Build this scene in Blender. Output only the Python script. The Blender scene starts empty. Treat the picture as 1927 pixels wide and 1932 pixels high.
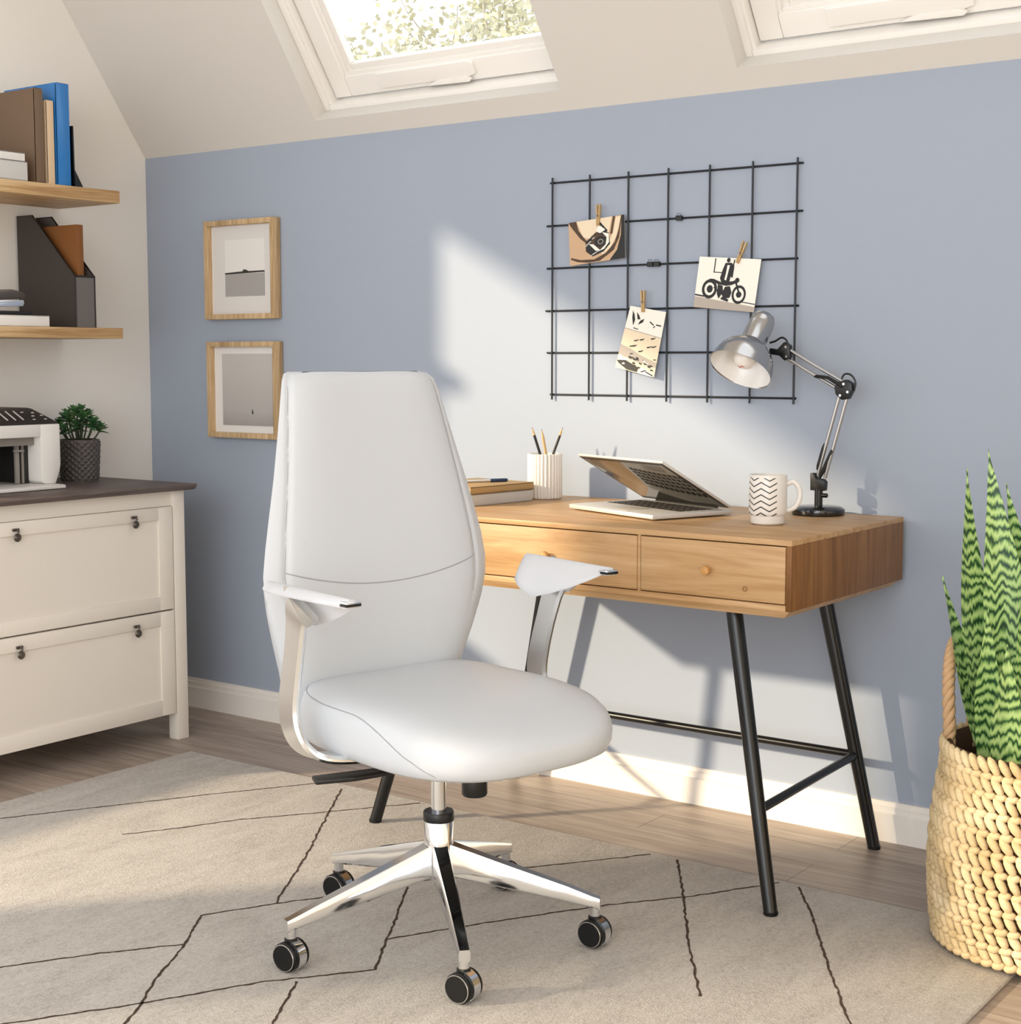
import bpy, bmesh, math, random
from mathutils import Vector, Matrix, noise
from math import sin, cos, pi, radians, sqrt
random.seed(7)
SC = bpy.context.scene
COL = SC.collection

# ---------------------------------------------------------------- camera
cam_d = bpy.data.cameras.new('camera')
cam = bpy.data.objects.new('camera', cam_d)
COL.objects.link(cam)
cam.location = (3.934, -3.373, 1.13)
cam.rotation_euler = (radians(90 - 5.7106), 0, radians(36.244))
cam_d.sensor_fit = 'HORIZONTAL'
cam_d.sensor_width = 36.0
cam_d.lens = 2900.0 / 1927.0 * 36.0
cam_d.clip_start = 0.05
SC.camera = cam

# ---------------------------------------------------------------- world, sun, exposure
SC.view_settings.view_transform = 'Standard'
SC.view_settings.look = 'None'
SC.view_settings.exposure = 0.0
SC.view_settings.gamma = 1.0
SC.view_settings.use_curve_mapping = False
world = bpy.data.worlds.new('sky')
SC.world = world
world.use_nodes = True
bgn = world.node_tree.nodes['Background']
bgn.inputs[0].default_value = (0.95, 0.97, 1.0, 1)
bgn.inputs[1].default_value = 2.0

sun_d = bpy.data.lights.new('sun', 'SUN')
sun_d.energy = 5.4
sun_d.color = (1.0, 0.83, 0.58)
sun_d.angle = radians(2.2)
sun = bpy.data.objects.new('sun', sun_d)
COL.objects.link(sun)
SUN = Vector((.493, .6, -.266)).normalized()
sun.rotation_euler = SUN.to_track_quat('-Z', 'Y').to_euler()
sun.location = (-3, -5, 4)

# added fill lamp behind the camera, turned towards the left wall
fill_d = bpy.data.lights.new('front_fill', 'AREA')
fill_d.shape = 'RECTANGLE'
fill_d.size = 3.0
fill_d.size_y = 2.6
fill_d.energy = 82
fill_d.color = (0.93, 0.97, 1.0)
fill_l = bpy.data.objects.new('front_fill', fill_d)
COL.objects.link(fill_l)
fill_l.location = (3.9, -5.6, 1.9)
fill_l.rotation_euler = (Vector((0.2, -.4, 1.05)) - fill_l.location).to_track_quat('-Z', 'Z').to_euler()


# ---------------------------------------------------------------- materials
def lin(h):
    h = h.lstrip('#')
    r = []
    for i in (0, 2, 4):
        c = int(h[i:i + 2], 16) / 255.0
        r.append(c / 12.92 if c <= 0.04045 else ((c + 0.055) / 1.055) ** 2.4)
    return (r[0], r[1], r[2], 1.0)


def base_mat(name, color, rough=0.5, metal=0.0, spec=0.5):
    m = bpy.data.materials.new(name)
    m.use_nodes = True
    b = m.node_tree.nodes['Principled BSDF']
    b.inputs['Base Color'].default_value = lin(color) if isinstance(color, str) else color
    b.inputs['Roughness'].default_value = rough
    b.inputs['Metallic'].default_value = metal
    b.inputs['Specular IOR Level'].default_value = spec
    return m


class N:
    """small node helper"""
    def __init__(self, m):
        self.t = m.node_tree
        self.b = self.t.nodes['Principled BSDF']

    def new(self, typ, **kw):
        n = self.t.nodes.new(typ)
        for k, v in kw.items():
            setattr(n, k, v)
        return n

    def link(self, a, b):
        self.t.links.new(a, b)

    def math(self, op, a, b=None, c=None):
        n = self.new('ShaderNodeMath', operation=op)
        for i, v in enumerate((a, b, c)):
            if v is None:
                continue
            if isinstance(v, (int, float)):
                n.inputs[i].default_value = v
            else:
                self.link(v, n.inputs[i])
        return n.outputs[0]

    def coords(self, scale=(1, 1, 1), rot=(0, 0, 0)):
        tc = self.new('ShaderNodeTexCoord')
        mp = self.new('ShaderNodeMapping')
        mp.inputs['Scale'].default_value = scale
        mp.inputs['Rotation'].default_value = rot
        self.link(tc.outputs['Object'], mp.inputs['Vector'])
        return mp.outputs[0]

    def noise(self, vec, scale, detail=3, rough=0.55, dist=0.0):
        n = self.new('ShaderNodeTexNoise')
        n.inputs['Scale'].default_value = scale
        n.inputs['Detail'].default_value = detail
        n.inputs['Roughness'].default_value = rough
        n.inputs['Distortion'].default_value = dist
        if vec is not None:
            self.link(vec, n.inputs['Vector'])
        return n.outputs['Fac']

    def ramp(self, fac, stops):
        n = self.new('ShaderNodeValToRGB')
        e = n.color_ramp.elements
        while len(e) < len(stops):
            e.new(0.5)
        for i, (p, c) in enumerate(stops):
            e[i].position = p
            e[i].color = lin(c) if isinstance(c, str) else c
        self.link(fac, n.inputs[0])
        return n.outputs[0]

    def mix(self, fac, a, b, blend='MIX'):
        n = self.new('ShaderNodeMix', data_type='RGBA', blend_type=blend)
        for inp, v in ((n.inputs[0], fac), (n.inputs[6], a), (n.inputs[7], b)):
            if isinstance(v, (int, float)):
                inp.default_value = v
            elif isinstance(v, tuple):
                inp.default_value = v
            elif isinstance(v, str):
                inp.default_value = lin(v)
            else:
                self.link(v, inp)
        return n.outputs[2]

    def bump(self, h, strength=0.2, dist=0.01):
        n = self.new('ShaderNodeBump')
        n.inputs['Strength'].default_value = strength
        n.inputs['Distance'].default_value = dist
        self.link(h, n.inputs['Height'])
        self.link(n.outputs[0], self.b.inputs['Normal'])

    def color(self, c):
        self.link(c, self.b.inputs['Base Color'])


def paint(name, color, rough=0.75, bump=0.06, scale=220):
    m = base_mat(name, color, rough, spec=0.3)
    n = N(m)
    v = n.coords()
    f = n.noise(v, scale, 2)
    n.bump(f, bump, 0.002)
    return m


def wood(name, c1, c2, c3, axis='x', scale=1.0, rough=0.45, contrast=1.0):
    m = base_mat(name, c2, rough, spec=0.35)
    n = N(m)
    k = {'x': (1.1, 14, 14), 'y': (14, 1.1, 14), 'z': (14, 14, 1.1)}[axis]
    v = n.coords(tuple(a * scale for a in k))
    f1 = n.noise(v, 2.2, 5, 0.6, 1.2)
    k2 = {'x': (2, 90, 90), 'y': (90, 2, 90), 'z': (90, 90, 2)}[axis]
    v2 = n.coords(tuple(a * scale for a in k2))
    f2 = n.noise(v2, 1.6, 3, 0.6)
    f = n.math('ADD', n.math('MULTIPLY', f1, 0.7), n.math('MULTIPLY', f2, 0.3))
    d = 0.16 / contrast
    c = n.ramp(f, [(0.5 - d, c1), (0.5, c2), (0.5 + d, c3)])
    n.color(c)
    n.bump(f2, 0.08, 0.002)
    return m


M = {}
M['blue'] = paint('blue_wall_paint', '#a0a9b8', 0.85)
M['cream'] = paint('cream_wall_paint', '#eeeae4', 0.85)
M['ceil'] = paint('ceiling_paint', '#d6d1ca', 0.85)
M['trim'] = paint('white_trim_paint', '#ece6df', 0.5, 0.02)
M['winwhite'] = paint('white_window_paint', '#efebe5', 0.45, 0.02)
M['cab'] = paint('cabinet_paint', '#e9e1d6', 0.5, 0.02)
M['cabdark'] = base_mat('cabinet_gap', '#3a322c', 0.8)
M['cabtop'] = wood('grey_brown_top', '#4d4340', '#665a55', '#7b6e68', 'y', 1.0, 0.5)
M['oak'] = wood('oak_shelf', '#a88256', '#c7a577', '#dabc92', 'y', 1.0, 0.5, 1.2)
M['oakx'] = wood('oak_frame_wood', '#a58862', '#c2a47c', '#d6bb95', 'z', 1.6, 0.5, 1.2)
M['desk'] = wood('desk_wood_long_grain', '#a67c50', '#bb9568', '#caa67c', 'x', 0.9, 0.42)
M['deskside'] = wood('desk_wood_upright_grain_shaded', '#6b451e', '#84592c', '#976b3b', 'z', 0.9, 0.42)  # same wood as the top, darkened in colour for the shade on the ends
M['knob'] = wood('knob_wood', '#b07b3e', '#c8955a', '#d8aa70', 'x', 2, 0.35)
M['leather'] = base_mat('white_leather', '#d0d4d9', 0.42, spec=0.4)
n = N(M['leather']); n.bump(n.noise(n.coords(), 420, 2), 0.03, 0.001)
M['seam'] = base_mat('grey_seam', '#a5a6a8', 0.7)
M['armpad'] = base_mat('white_arm_plastic', '#d8dade', 0.4)
M['chrome'] = base_mat('chrome', '#e9ecf0', 0.10, 1.0)
M['steel'] = base_mat('polished_steel', '#b9b7b5', 0.18, 1.0)
M['satin'] = base_mat('satin_silver', '#eceded', 0.24, 1.0)
M['pewter'] = base_mat('dark_pewter', '#6f6760', 0.35, 1.0)
M['black'] = base_mat('black_plastic', '#0d0d0d', 0.38)
M['blackmetal'] = base_mat('black_metal', '#0c0d0e', 0.28, spec=0.5)
M['glossblack'] = base_mat('gloss_black_enamel', '#17181a', 0.1, spec=0.8)
M['wire'] = base_mat('black_wire', '#10141c', 0.45)
M['rubber'] = base_mat('black_rubber', '#0e0d0d', 0.5, spec=0.3)
M['white'] = base_mat('white_plastic', '#e9e5e0', 0.35)
M['page'] = base_mat('paper', '#e5e1da', 0.8)
M['dark'] = base_mat('dark_cavity', '#24211f', 0.5)
M['grey'] = base_mat('grey_plastic', '#8d8680', 0.45)
M['lightgrey'] = base_mat('light_grey_board', '#cfccc8', 0.6)
M['brownbook'] = paint('brown_cloth', '#75604e', 0.7, 0.1, 500)
M['beigebook'] = paint('beige_cloth', '#d8bd9d', 0.7, 0.1, 500)
M['tanbook'] = paint('tan_cloth', '#b8986a', 0.6, 0.1, 400)
M['bluebook'] = base_mat('blue_glossy_cover', '#2f78bd', 0.22)
M['folder'] = paint('brown_card', '#7c4f28', 0.6, 0.05)
M['filedark'] = base_mat('dark_file_board', '#37302c', 0.6)
M['bulbglass'] = base_mat('lamp_bulb', '#f5efe8', 0.15)
M['filament'] = base_mat('filament', '#b8472e', 0.4)
M['shadein'] = base_mat('shade_inside', '#f1efec', 0.28, 0.2)
M['pencilblack'] = base_mat('pencil_black', '#1d1d1f', 0.4)
M['pencilwood'] = base_mat('pencil_wood', '#c9a574', 0.6)
M['penblue'] = base_mat('navy_pen', '#22395c', 0.3)
M['ceramic'] = base_mat('white_ceramic', '#e8e4de', 0.35)
M['pin'] = wood('peg_wood', '#a98a5c', '#c2a374', '#d2b78b', 'z', 4, 0.6)
M['cardwhite'] = base_mat('photo_white', '#f3efe4', 0.55)
M['cardink'] = base_mat('photo_black', '#151312', 0.5)
M['cardsand'] = base_mat('photo_sand', '#c8a683', 0.55)
M['cardcream'] = base_mat('photo_cream', '#e9d7ba', 0.55)
M['cardbrown'] = base_mat('photo_brown', '#4a3421', 0.55)
M['cardgrey'] = base_mat('photo_grey', '#b3a89c', 0.55)
M['mat'] = base_mat('mount_board', '#dcd8d4', 0.8)
M['matlight'] = base_mat('mount_board_light', '#e6e2de', 0.8)
M['artgrey'] = base_mat('art_grey_water', '#a5a19d', 0.8)
M['artline'] = base_mat('art_dark_line', '#35302d', 0.8)
M['aluminium'] = base_mat('aluminium', '#d6d2cd', 0.38, 0.35)
M['key'] = base_mat('laptop_key', '#2b2724', 0.5)
M['screen'] = base_mat('dark_glossy_screen', '#8f8a84', 0.05, 0.9, 0.9)
M['bezel'] = base_mat('screen_bezel', '#1b1917', 0.3)
M['soil'] = paint('soil', '#3b2c20', 0.95, 0.6, 120)
M['innerbasket'] = paint('basket_lining', '#4a3420', 0.9, 0.4, 90)

# floor boards, laid along the blue wall
m = base_mat('grey_brown_floor_boards', '#8d7766', 0.42, spec=0.35); M['floor'] = m
n = N(m)
v = n.coords()
br = n.new('ShaderNodeTexBrick')
br.offset = 0.37
br.inputs['Scale'].default_value = 1.0
br.inputs['Brick Width'].default_value = 1.25
br.inputs['Row Height'].default_value = 0.135
br.inputs['Mortar Size'].default_value = 0.0012
br.inputs['Mortar Smooth'].default_value = 0.3
br.inputs['Color1'].default_value = lin('#bcada0')
br.inputs['Color2'].default_value = lin('#ac9d91')
br.inputs['Mortar'].default_value = lin('#6a5a4e')
n.link(v, br.inputs['Vector'])
gr = n.noise(n.coords((1.4, 16, 1)), 2.5, 5, 0.6, 0.6)
gc = n.ramp(gr, [(0.3, '#c9c4bf'), (0.7, '#ffffff')])
n.color(n.mix(1.0, br.outputs['Color'], gc, 'MULTIPLY'))
n.bump(br.outputs['Fac'], -0.15, 0.002)

# rug
m = base_mat('beige_rug_pile', '#d5c8ba', 0.95, spec=0.1); M['rug'] = m
n = N(m)
v = n.coords((1, 1, 1))
a = n.noise(n.coords((5, 1.6, 1), (0, 0, 0.6)), 3.0, 4, 0.6, 0.8)
b_ = n.noise(v, 260, 2, 0.7)
c2_ = n.noise(n.coords((1.6, 1, 1), (0, 0, 0.9)), 75, 3, 0.7)
ff = n.math('ADD', n.math('ADD', n.math('MULTIPLY', a, 0.28), n.math('MULTIPLY', c2_, 0.36)), n.math('MULTIPLY', b_, 0.36))
n.color(n.ramp(ff, [(0.36, '#a9a29b'), (0.5, '#c3bdb6'), (0.64, '#d2cdc6')]))
n.bump(b_, 0.35, 0.004)
M['rugline'] = base_mat('rug_line_yarn', '#4d4038', 0.95, spec=0.1)

# basket straw
m = base_mat('straw', '#d9c498', 0.7, spec=0.2); M['straw'] = m
n = N(m)
a = n.noise(n.coords(), 14, 2)
b_ = n.noise(n.coords((1, 1, 2)), 150, 2)
n.color(n.ramp(n.math('ADD', n.math('MULTIPLY', a, 0.7), n.math('MULTIPLY', b_, 0.3)),
               [(0.35, '#b39b73'), (0.5, '#c8b28b'), (0.65, '#d8c6a4')]))
n.bump(b_, 0.2, 0.002)
m = base_mat('rope', '#c3a07a', 0.8, spec=0.2); M['rope'] = m

# snake plant leaf: dark wavy bands on light green
m = base_mat('snake_plant_leaf', '#5f8a48', 0.38, spec=0.4); M['leaf'] = m
n = N(m)
v = n.coords()
sep = n.new('ShaderNodeSeparateXYZ'); n.link(v, sep.inputs[0])
nz = n.noise(n.coords((38, 38, 7)), 1.0, 3, 0.6)
nz2 = n.noise(n.coords((70, 70, 16)), 1.0, 3, 0.6)
w = n.math('ADD', n.math('MULTIPLY', sep.outputs[2], 46.0), n.math('ADD', n.math('MULTIPLY', nz, 3.6), n.math('MULTIPLY', n.noise(n.coords((9, 9, 6)), 1.0, 2), 1.6)))
w = n.math('FRACT', w)
w = n.math('ABSOLUTE', n.math('SUBTRACT', w, 0.5))
w = n.math('ADD', n.math('MULTIPLY', w, 1.4), n.math('MULTIPLY', nz2, 0.55))
n.color(n.ramp(w, [(0.30, '#1f3d24'), (0.46, '#47703d'), (0.62, '#8db062'), (0.90, '#b9d488')]))
m = base_mat('small_leaf', '#4f7a48', 0.45, spec=0.3); M['smallleaf'] = m
n = N(m)
n.color(n.ramp(n.noise(n.coords(), 25, 2), [(0.35, '#2c4f33'), (0.55, '#4d7a49'), (0.7, '#83a85f')]))
M['stem'] = base_mat('plant_stem', '#3c4a2e', 0.6)
M['pot'] = base_mat('charcoal_pot', '#57524e', 0.38)

# mesh metal of the file holder: fine woven wire
m = base_mat('grey_wire_mesh', '#7d7873', 0.5, 0.4); M['mesh'] = m
n = N(m)
ck = n.new('ShaderNodeTexChecker')
ck.inputs['Scale'].default_value = 260
ck.inputs['Color1'].default_value = lin('#7f7a75')
ck.inputs['Color2'].default_value = lin('#676360')
n.link(n.coords(), ck.inputs['Vector'])
n.color(ck.outputs['Color'])

# mug with zigzag lines round its side
m = base_mat('zigzag_glaze', '#e6e1da', 0.3); M['mug'] = m
n = N(m)
v = n.coords()
sep = n.new('ShaderNodeSeparateXYZ'); n.link(v, sep.inputs[0])
ang = n.math('ARCTAN2', sep.outputs[1], sep.outputs[0])
tri = n.math('PINGPONG', n.math('MULTIPLY', n.math('ADD', ang, 10.0), 7.0 / pi), 1.0)
hz = n.math('SUBTRACT', sep.outputs[2], n.math('MULTIPLY', tri, 0.0100))
fr = n.math('FRACT', n.math('MULTIPLY', n.math('ADD', hz, 1.0), 1 / 0.0132))
ln_ = n.math('LESS_THAN', fr, 0.22)
zlo = n.math('GREATER_THAN', sep.outputs[2], 0.021)
zhi = n.math('LESS_THAN', sep.outputs[2], 0.1035)
rr = n.math('SQRT', n.math('ADD', n.math('POWER', sep.outputs[0], 2.0), n.math('POWER', sep.outputs[1], 2.0)))
rout = n.math('GREATER_THAN', rr, 0.0385)
# the pattern stops short of the handle (handle at angle HA)
HA = radians(30)
side = n.math('ADD', n.math('MULTIPLY', sep.outputs[0], cos(HA)), n.math('MULTIPLY', sep.outputs[1], sin(HA)))
off = n.math('LESS_THAN', side, 0.017)
msk = n.math('MULTIPLY', n.math('MULTIPLY', ln_, zlo), n.math('MULTIPLY', zhi, n.math('MULTIPLY', rout, off)))
n.color(n.mix(msk, '#e6e1da', '#33302e'))

# glass of the roof windows
m = bpy.data.materials.new('window_glass'); m.use_nodes = True; M['glass'] = m
t = m.node_tree
for q in list(t.nodes):
    if q.type != 'OUTPUT_MATERIAL':
        t.nodes.remove(q)
out = [q for q in t.nodes if q.type == 'OUTPUT_MATERIAL'][0]
tr = t.nodes.new('ShaderNodeBsdfTransparent'); tr.inputs[0].default_value = (.97, .98, .98, 1)
gl = t.nodes.new('ShaderNodeBsdfGlossy'); gl.inputs['Roughness'].default_value = 0.02
mx = t.nodes.new('ShaderNodeMixShader'); mx.inputs[0].default_value = 0.06
t.links.new(tr.outputs[0], mx.inputs[1]); t.links.new(gl.outputs[0], mx.inputs[2])
t.links.new(mx.outputs[0], out.inputs[0])

# grey art print with a soft grey tone, darker at the foot
m = base_mat('misty_print', '#b5b1ad', 0.8); M['artmist'] = m
n = N(m)
sep = n.new('ShaderNodeSeparateXYZ'); n.link(n.coords(), sep.inputs[0])
n.color(n.ramp(n.math('ADD', n.math('MULTIPLY', sep.outputs[2], 3.0), n.math('MULTIPLY', n.noise(n.coords(), 6, 2), 0.2)),
               [(0.12, '#8f8a86'), (0.35, '#b3aeaa'), (0.9, '#c4bfbb')]))
M['treeleaf'] = base_mat('tree_leaf', '#c2bea2', 0.8)
M['bark'] = base_mat('tree_bark', '#aaa396', 0.9)


# ---------------------------------------------------------------- mesh helpers
def merge(bm, tmp, mat=0, mtx=None):
    if mtx is not None:
        bmesh.ops.transform(tmp, matrix=mtx, verts=tmp.verts)
    vm = {}
    for v_ in tmp.verts:
        vm[v_] = bm.verts.new(v_.co)
    for f_ in tmp.faces:
        try:
            g = bm.faces.new([vm[q] for q in f_.verts])
            g.material_index = mat
            g.smooth = True
        except ValueError:
            pass
    tmp.free()


def box(bm, x0, x1, y0, y1, z0, z1, bev=0.0, mat=0, mtx=None, seg=2):
    t_ = bmesh.new()
    bmesh.ops.create_cube(t_, size=1.0)
    S = Matrix.Diagonal((abs(x1 - x0), abs(y1 - y0), abs(z1 - z0), 1))
    bmesh.ops.transform(t_, matrix=Matrix.Translation(((x0 + x1) / 2, (y0 + y1) / 2, (z0 + z1) / 2)) @ S, verts=t_.verts)
    if bev > 0:
        bmesh.ops.bevel(t_, geom=list(t_.edges), offset=bev, segments=seg, affect='EDGES', profile=0.5)
    merge(bm, t_, mat, mtx)


def face(bm, pts, mat=0):
    f_ = bm.faces.new([bm.verts.new(p) for p in pts])
    f_.material_index = mat
    f_.smooth = True
    return f_


def prism(bm, poly, thick, axis, base, mat=0, bev=0.0, mtx=None):
    """poly: 2D outline; axis: extruded axis; base..base+thick along it"""
    t_ = bmesh.new()

    def P3(p, d):
        if axis == 'x':
            return (d, p[0], p[1])
        if axis == 'y':
            return (p[0], d, p[1])
        return (p[0], p[1], d)
    a_ = [t_.verts.new(P3(p, base)) for p in poly]
    b_2 = [t_.verts.new(P3(p, base + thick)) for p in poly]
    t_.faces.new(a_)
    t_.faces.new(b_2[::-1])
    k = len(poly)
    for i in range(k):
        t_.faces.new([a_[i], b_2[i], b_2[(i + 1) % k], a_[(i + 1) % k]])
    bmesh.ops.recalc_face_normals(t_, faces=t_.faces)
    if bev > 0:
        bmesh.ops.bevel(t_, geom=list(t_.edges), offset=bev, segments=2, affect='EDGES', profile=0.5)
    merge(bm, t_, mat, mtx)


def loft(bm, rings, mat=0, caps=True, closed=True, loop=False):
    vs = [[bm.verts.new(p) for p in r] for r in rings]
    k = len(rings[0])
    nr = len(rings)
    for i in range(nr if loop else nr - 1):
        A, B = vs[i], vs[(i + 1) % nr]
        for j in range(k if closed else k - 1):
            f_ = bm.faces.new([A[j], A[(j + 1) % k], B[(j + 1) % k], B[j]])
            f_.material_index = mat
            f_.smooth = True
    if caps and closed and not loop:
        for r in (vs[0][::-1], vs[-1]):
            f_ = bm.faces.new(r)
            f_.material_index = mat
            f_.smooth = True


def tube(bm, pts, r, seg=8, mat=0, loop=False):
    P_ = [Vector(p) for p in pts]
    k = len(P_)
    R_ = r if isinstance(r, (list, tuple)) else [r] * k
    rings = []
    up = None
    for i in range(k):
        if loop:
            tg = P_[(i + 1) % k] - P_[i - 1]
        else:
            tg = P_[min(i + 1, k - 1)] - P_[max(i - 1, 0)]
        tg.normalize()
        if up is None:
            up = Vector((0, 0, 1)) if abs(tg.z) < 0.9 else Vector((1, 0, 0))
        u = (up - tg * up.dot(tg))
        u.normalize()
        w_ = tg.cross(u)
        up = u
        rings.append([P_[i] + (u * cos(2 * pi * j / seg) + w_ * sin(2 * pi * j / seg)) * R_[i] for j in range(seg)])
    loft(bm, rings, mat, True, True, loop)


def lathe(bm, prof, seg=32, mat=0, mtx=None, caps=True):
    rings = []
    for r, z in prof:
        ring = [Vector((r * cos(2 * pi * j / seg), r * sin(2 * pi * j / seg), z)) for j in range(seg)]
        if mtx is not None:
            ring = [mtx @ p for p in ring]
        rings.append(ring)
    loft(bm, rings, mat, caps)


def cyl(bm, p0, p1, r, seg=20, mat=0, bev=0.0):
    p0, p1 = Vector(p0), Vector(p1)
    d = p1 - p0
    L_ = d.length
    mt = Matrix.Translation(p0) @ d.to_track_quat('Z', 'Y').to_matrix().to_4x4()
    if bev > 0:
        pr = [(r - bev, 0), (r, bev), (r, L_ - bev), (r - bev, L_)]
    else:
        pr = [(r, 0), (r, L_)]
    lathe(bm, pr, seg, mat, mt)


def sphere(bm, c, r, sx=1, sy=1, sz=1, u=14, v_=9, mat=0, mtx=None):
    t_ = bmesh.new()
    bmesh.ops.create_uvsphere(t_, u_segments=u, v_segments=v_, radius=r)
    mm = Matrix.Translation(c) @ (mtx if mtx is not None else Matrix()) @ Matrix.Diagonal((sx, sy, sz, 1))
    merge(bm, t_, mat, mm)


def smoothpath(pts, sub=6):
    """Catmull-Rom through pts"""
    P_ = [Vector(p) for p in pts]
    out_ = []
    for i in range(len(P_) - 1):
        p0 = P_[max(i - 1, 0)]; p1 = P_[i]; p2 = P_[i + 1]; p3 = P_[min(i + 2, len(P_) - 1)]
        for s in range(sub):
            u = s / sub
            out_.append(0.5 * ((2 * p1) + (p2 - p0) * u + (2 * p0 - 5 * p1 + 4 * p2 - p3) * u * u + (3 * p1 - p0 - 3 * p2 + p3) * u ** 3))
    out_.append(P_[-1])
    return out_


def root_of(o):
    while o.parent is not None:
        o = o.parent
    return o


def obj(name, bm, mats, parent=None, local=False, sharp=38, recalc=True, origin=None):
    if not isinstance(mats, (list, tuple)):
        mats = [mats]
    if recalc:
        bmesh.ops.recalc_face_normals(bm, faces=bm.faces)
    me = bpy.data.meshes.new(name)
    loc = Vector((0, 0, 0))
    if parent is None:
        if origin is not None:
            loc = Vector(origin)
        else:
            xs = [v_.co for v_ in bm.verts]
            loc = Vector(((min(p.x for p in xs) + max(p.x for p in xs)) / 2,
                          (min(p.y for p in xs) + max(p.y for p in xs)) / 2, min(p.z for p in xs)))
    elif not local:
        loc = root_of(parent).location.copy()
    if loc.length > 0:
        bmesh.ops.translate(bm, vec=-loc, verts=bm.verts)
    ca = cos(radians(sharp))
    for e in bm.edges:
        if len(e.link_faces) == 2:
            a_, b_2 = e.link_faces
            if a_.normal.length > 0 and b_2.normal.length > 0 and a_.normal.dot(b_2.normal) < ca:
                e.smooth = False
    for f_ in bm.faces:
        f_.smooth = True
    bm.to_mesh(me)
    bm.free()
    for q in mats:
        me.materials.append(M[q] if isinstance(q, str) else q)
    o = bpy.data.objects.new(name, me)
    COL.objects.link(o)
    if parent is not None:
        o.parent = parent
    else:
        o.location = loc
    return o


def tag(o, label=None, cat=None, group=None, kind=None):
    for k, v_ in (('label', label), ('category', cat), ('group', group), ('kind', kind)):
        if v_:
            o[k] = v_
    return o


def thing(name, label, cat, loc=(0, 0, 0), rotz=0.0, group=None):
    o = bpy.data.objects.new(name, None)
    o.empty_display_size = 0.05
    COL.objects.link(o)
    o.location = loc
    o.rotation_euler = (0, 0, rotz)
    return tag(o, label, cat, group)


def struct(name, bm, mats, parent=None, **kw):
    o = obj(name, bm, mats, parent, **kw)
    if parent is None:
        o['kind'] = 'structure'
    return o


NB = bmesh.new

# ================================================================ THE ROOM
RX = 5.2      # right wall
FY = -6.0     # front end, left open to let sky light in
WH = 1.77     # knee wall height
KS = 1.42     # slope
CH = 3.2      # flat ceiling height
SA = KS / sqrt(1 + KS * KS)
CA = 1 / sqrt(1 + KS * KS)


def slope(s, t_, n_):
    """point on the sloped ceiling: s along the wall, t up the slope, n outward"""
    return Vector((s, -t_ * CA + n_ * SA, WH + t_ * SA + n_ * CA))


bm = NB(); box(bm, -0.15, RX + 0.1, FY, 0.1, -0.12, 0.0)
struct('floor', bm, 'floor', origin=(0, 0, 0))
bm = NB(); box(bm, -0.1, RX + 0.1, 0.0, 0.1, 0.0, WH)
struct('wall_back', bm, 'blue', origin=(0, 0, 0))
# left wall with two tall window openings towards the camera side
bm = NB()
WA = (-3.25, -1.487, 0.513, 2.19)
WB = (-5.75, -4.25, 0.25, 2.75)
WC = (-4.25, -4.05, 0.25, 1.50)     # added low opening, shaped to let sun onto the rug but not the seat
x0, x1 = -0.1, 0.0
box(bm, x0, x1, WA[1], 0.0, 0, CH + .1)
box(bm, x0, x1, WC[1], WA[0], 0, CH + .1)
box(bm, x0, x1, FY, WB[0], 0, CH + .1)
for w_ in (WA, WB, WC):
    box(bm, x0, x1, w_[0], w_[1], 0, w_[2])
    box(bm, x0, x1, w_[0], w_[1], w_[3], CH + .1)
struct('wall_left', bm, 'cream', origin=(0, 0, 0))
bm = NB(); box(bm, RX, RX + 0.1, FY, 0.0, 0, CH + .1)
struct('wall_right', bm, 'cream', origin=(0, 0, 0))
for i, w_ in enumerate((WA, WB)):
    bm = NB()
    for a_ in (0, 1):
        yy = w_[a_]
        box(bm, -0.1, -0.06, yy - (.0 if a_ == 0 else .03), yy + (.03 if a_ == 0 else .0), w_[2], w_[3])
    box(bm, -0.1, -0.06, w_[0], w_[1], w_[2], w_[2] + .02)
    struct('window_%d' % (i + 3), bm, 'winwhite')

# sloped ceiling with two openings, then a flat part
TT = (CH - WH) / SA
S1 = (0.782, 1.647)
S2 = (2.155, 3.02)
T0, T1 = 0.058, 1.30
bm = NB()
ss = [-0.1, S1[0], S1[1], S2[0], S2[1], RX + 0.1]
ts = [0.0, T0, T1, TT + 0.05]
NT = 0.055
for i in range(5):
    for j in range(3):
        if j == 1 and i in (1, 3):
            continue
        a_, b_2, c_, d_ = ss[i], ss[i + 1], ts[j], ts[j + 1]
        inner = [slope(a_, c_, 0), slope(b_2, c_, 0), slope(b_2, d_, 0), slope(a_, d_, 0)]
        outer = [slope(a_, c_, NT), slope(b_2, c_, NT), slope(b_2, d_, NT), slope(a_, d_, NT)]
        loft(bm, [inner, outer], 0, True)
yr = -TT * CA
box(bm, -0.1, RX + 0.1, FY, yr, CH, CH + .1)
struct('ceiling', bm, 'ceil', origin=(0, 0, 0))


def ring_box(bm_, s0, s1, t0, t1, w_, n0, n1, bev=0.003):
    """rectangular ring of bars in the slope plane"""
    mt = Matrix.Translation((0, 0, WH)) @ Matrix((
        (1, 0, 0, 0), (0, -CA, SA, 0), (0, SA, CA, 0), (0, 0, 0, 1)))
    box(bm_, s0, s0 + w_, t0, t1, n0, n1, bev, 0, mt)
    box(bm_, s1 - w_, s1, t0, t1, n0, n1, bev, 0, mt)
    box(bm_, s0 + w_, s1 - w_, t0, t0 + w_, n0, n1, bev, 0, mt)
    box(bm_, s0 + w_, s1 - w_, t1 - w_, t1, n0, n1, bev, 0, mt)


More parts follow.
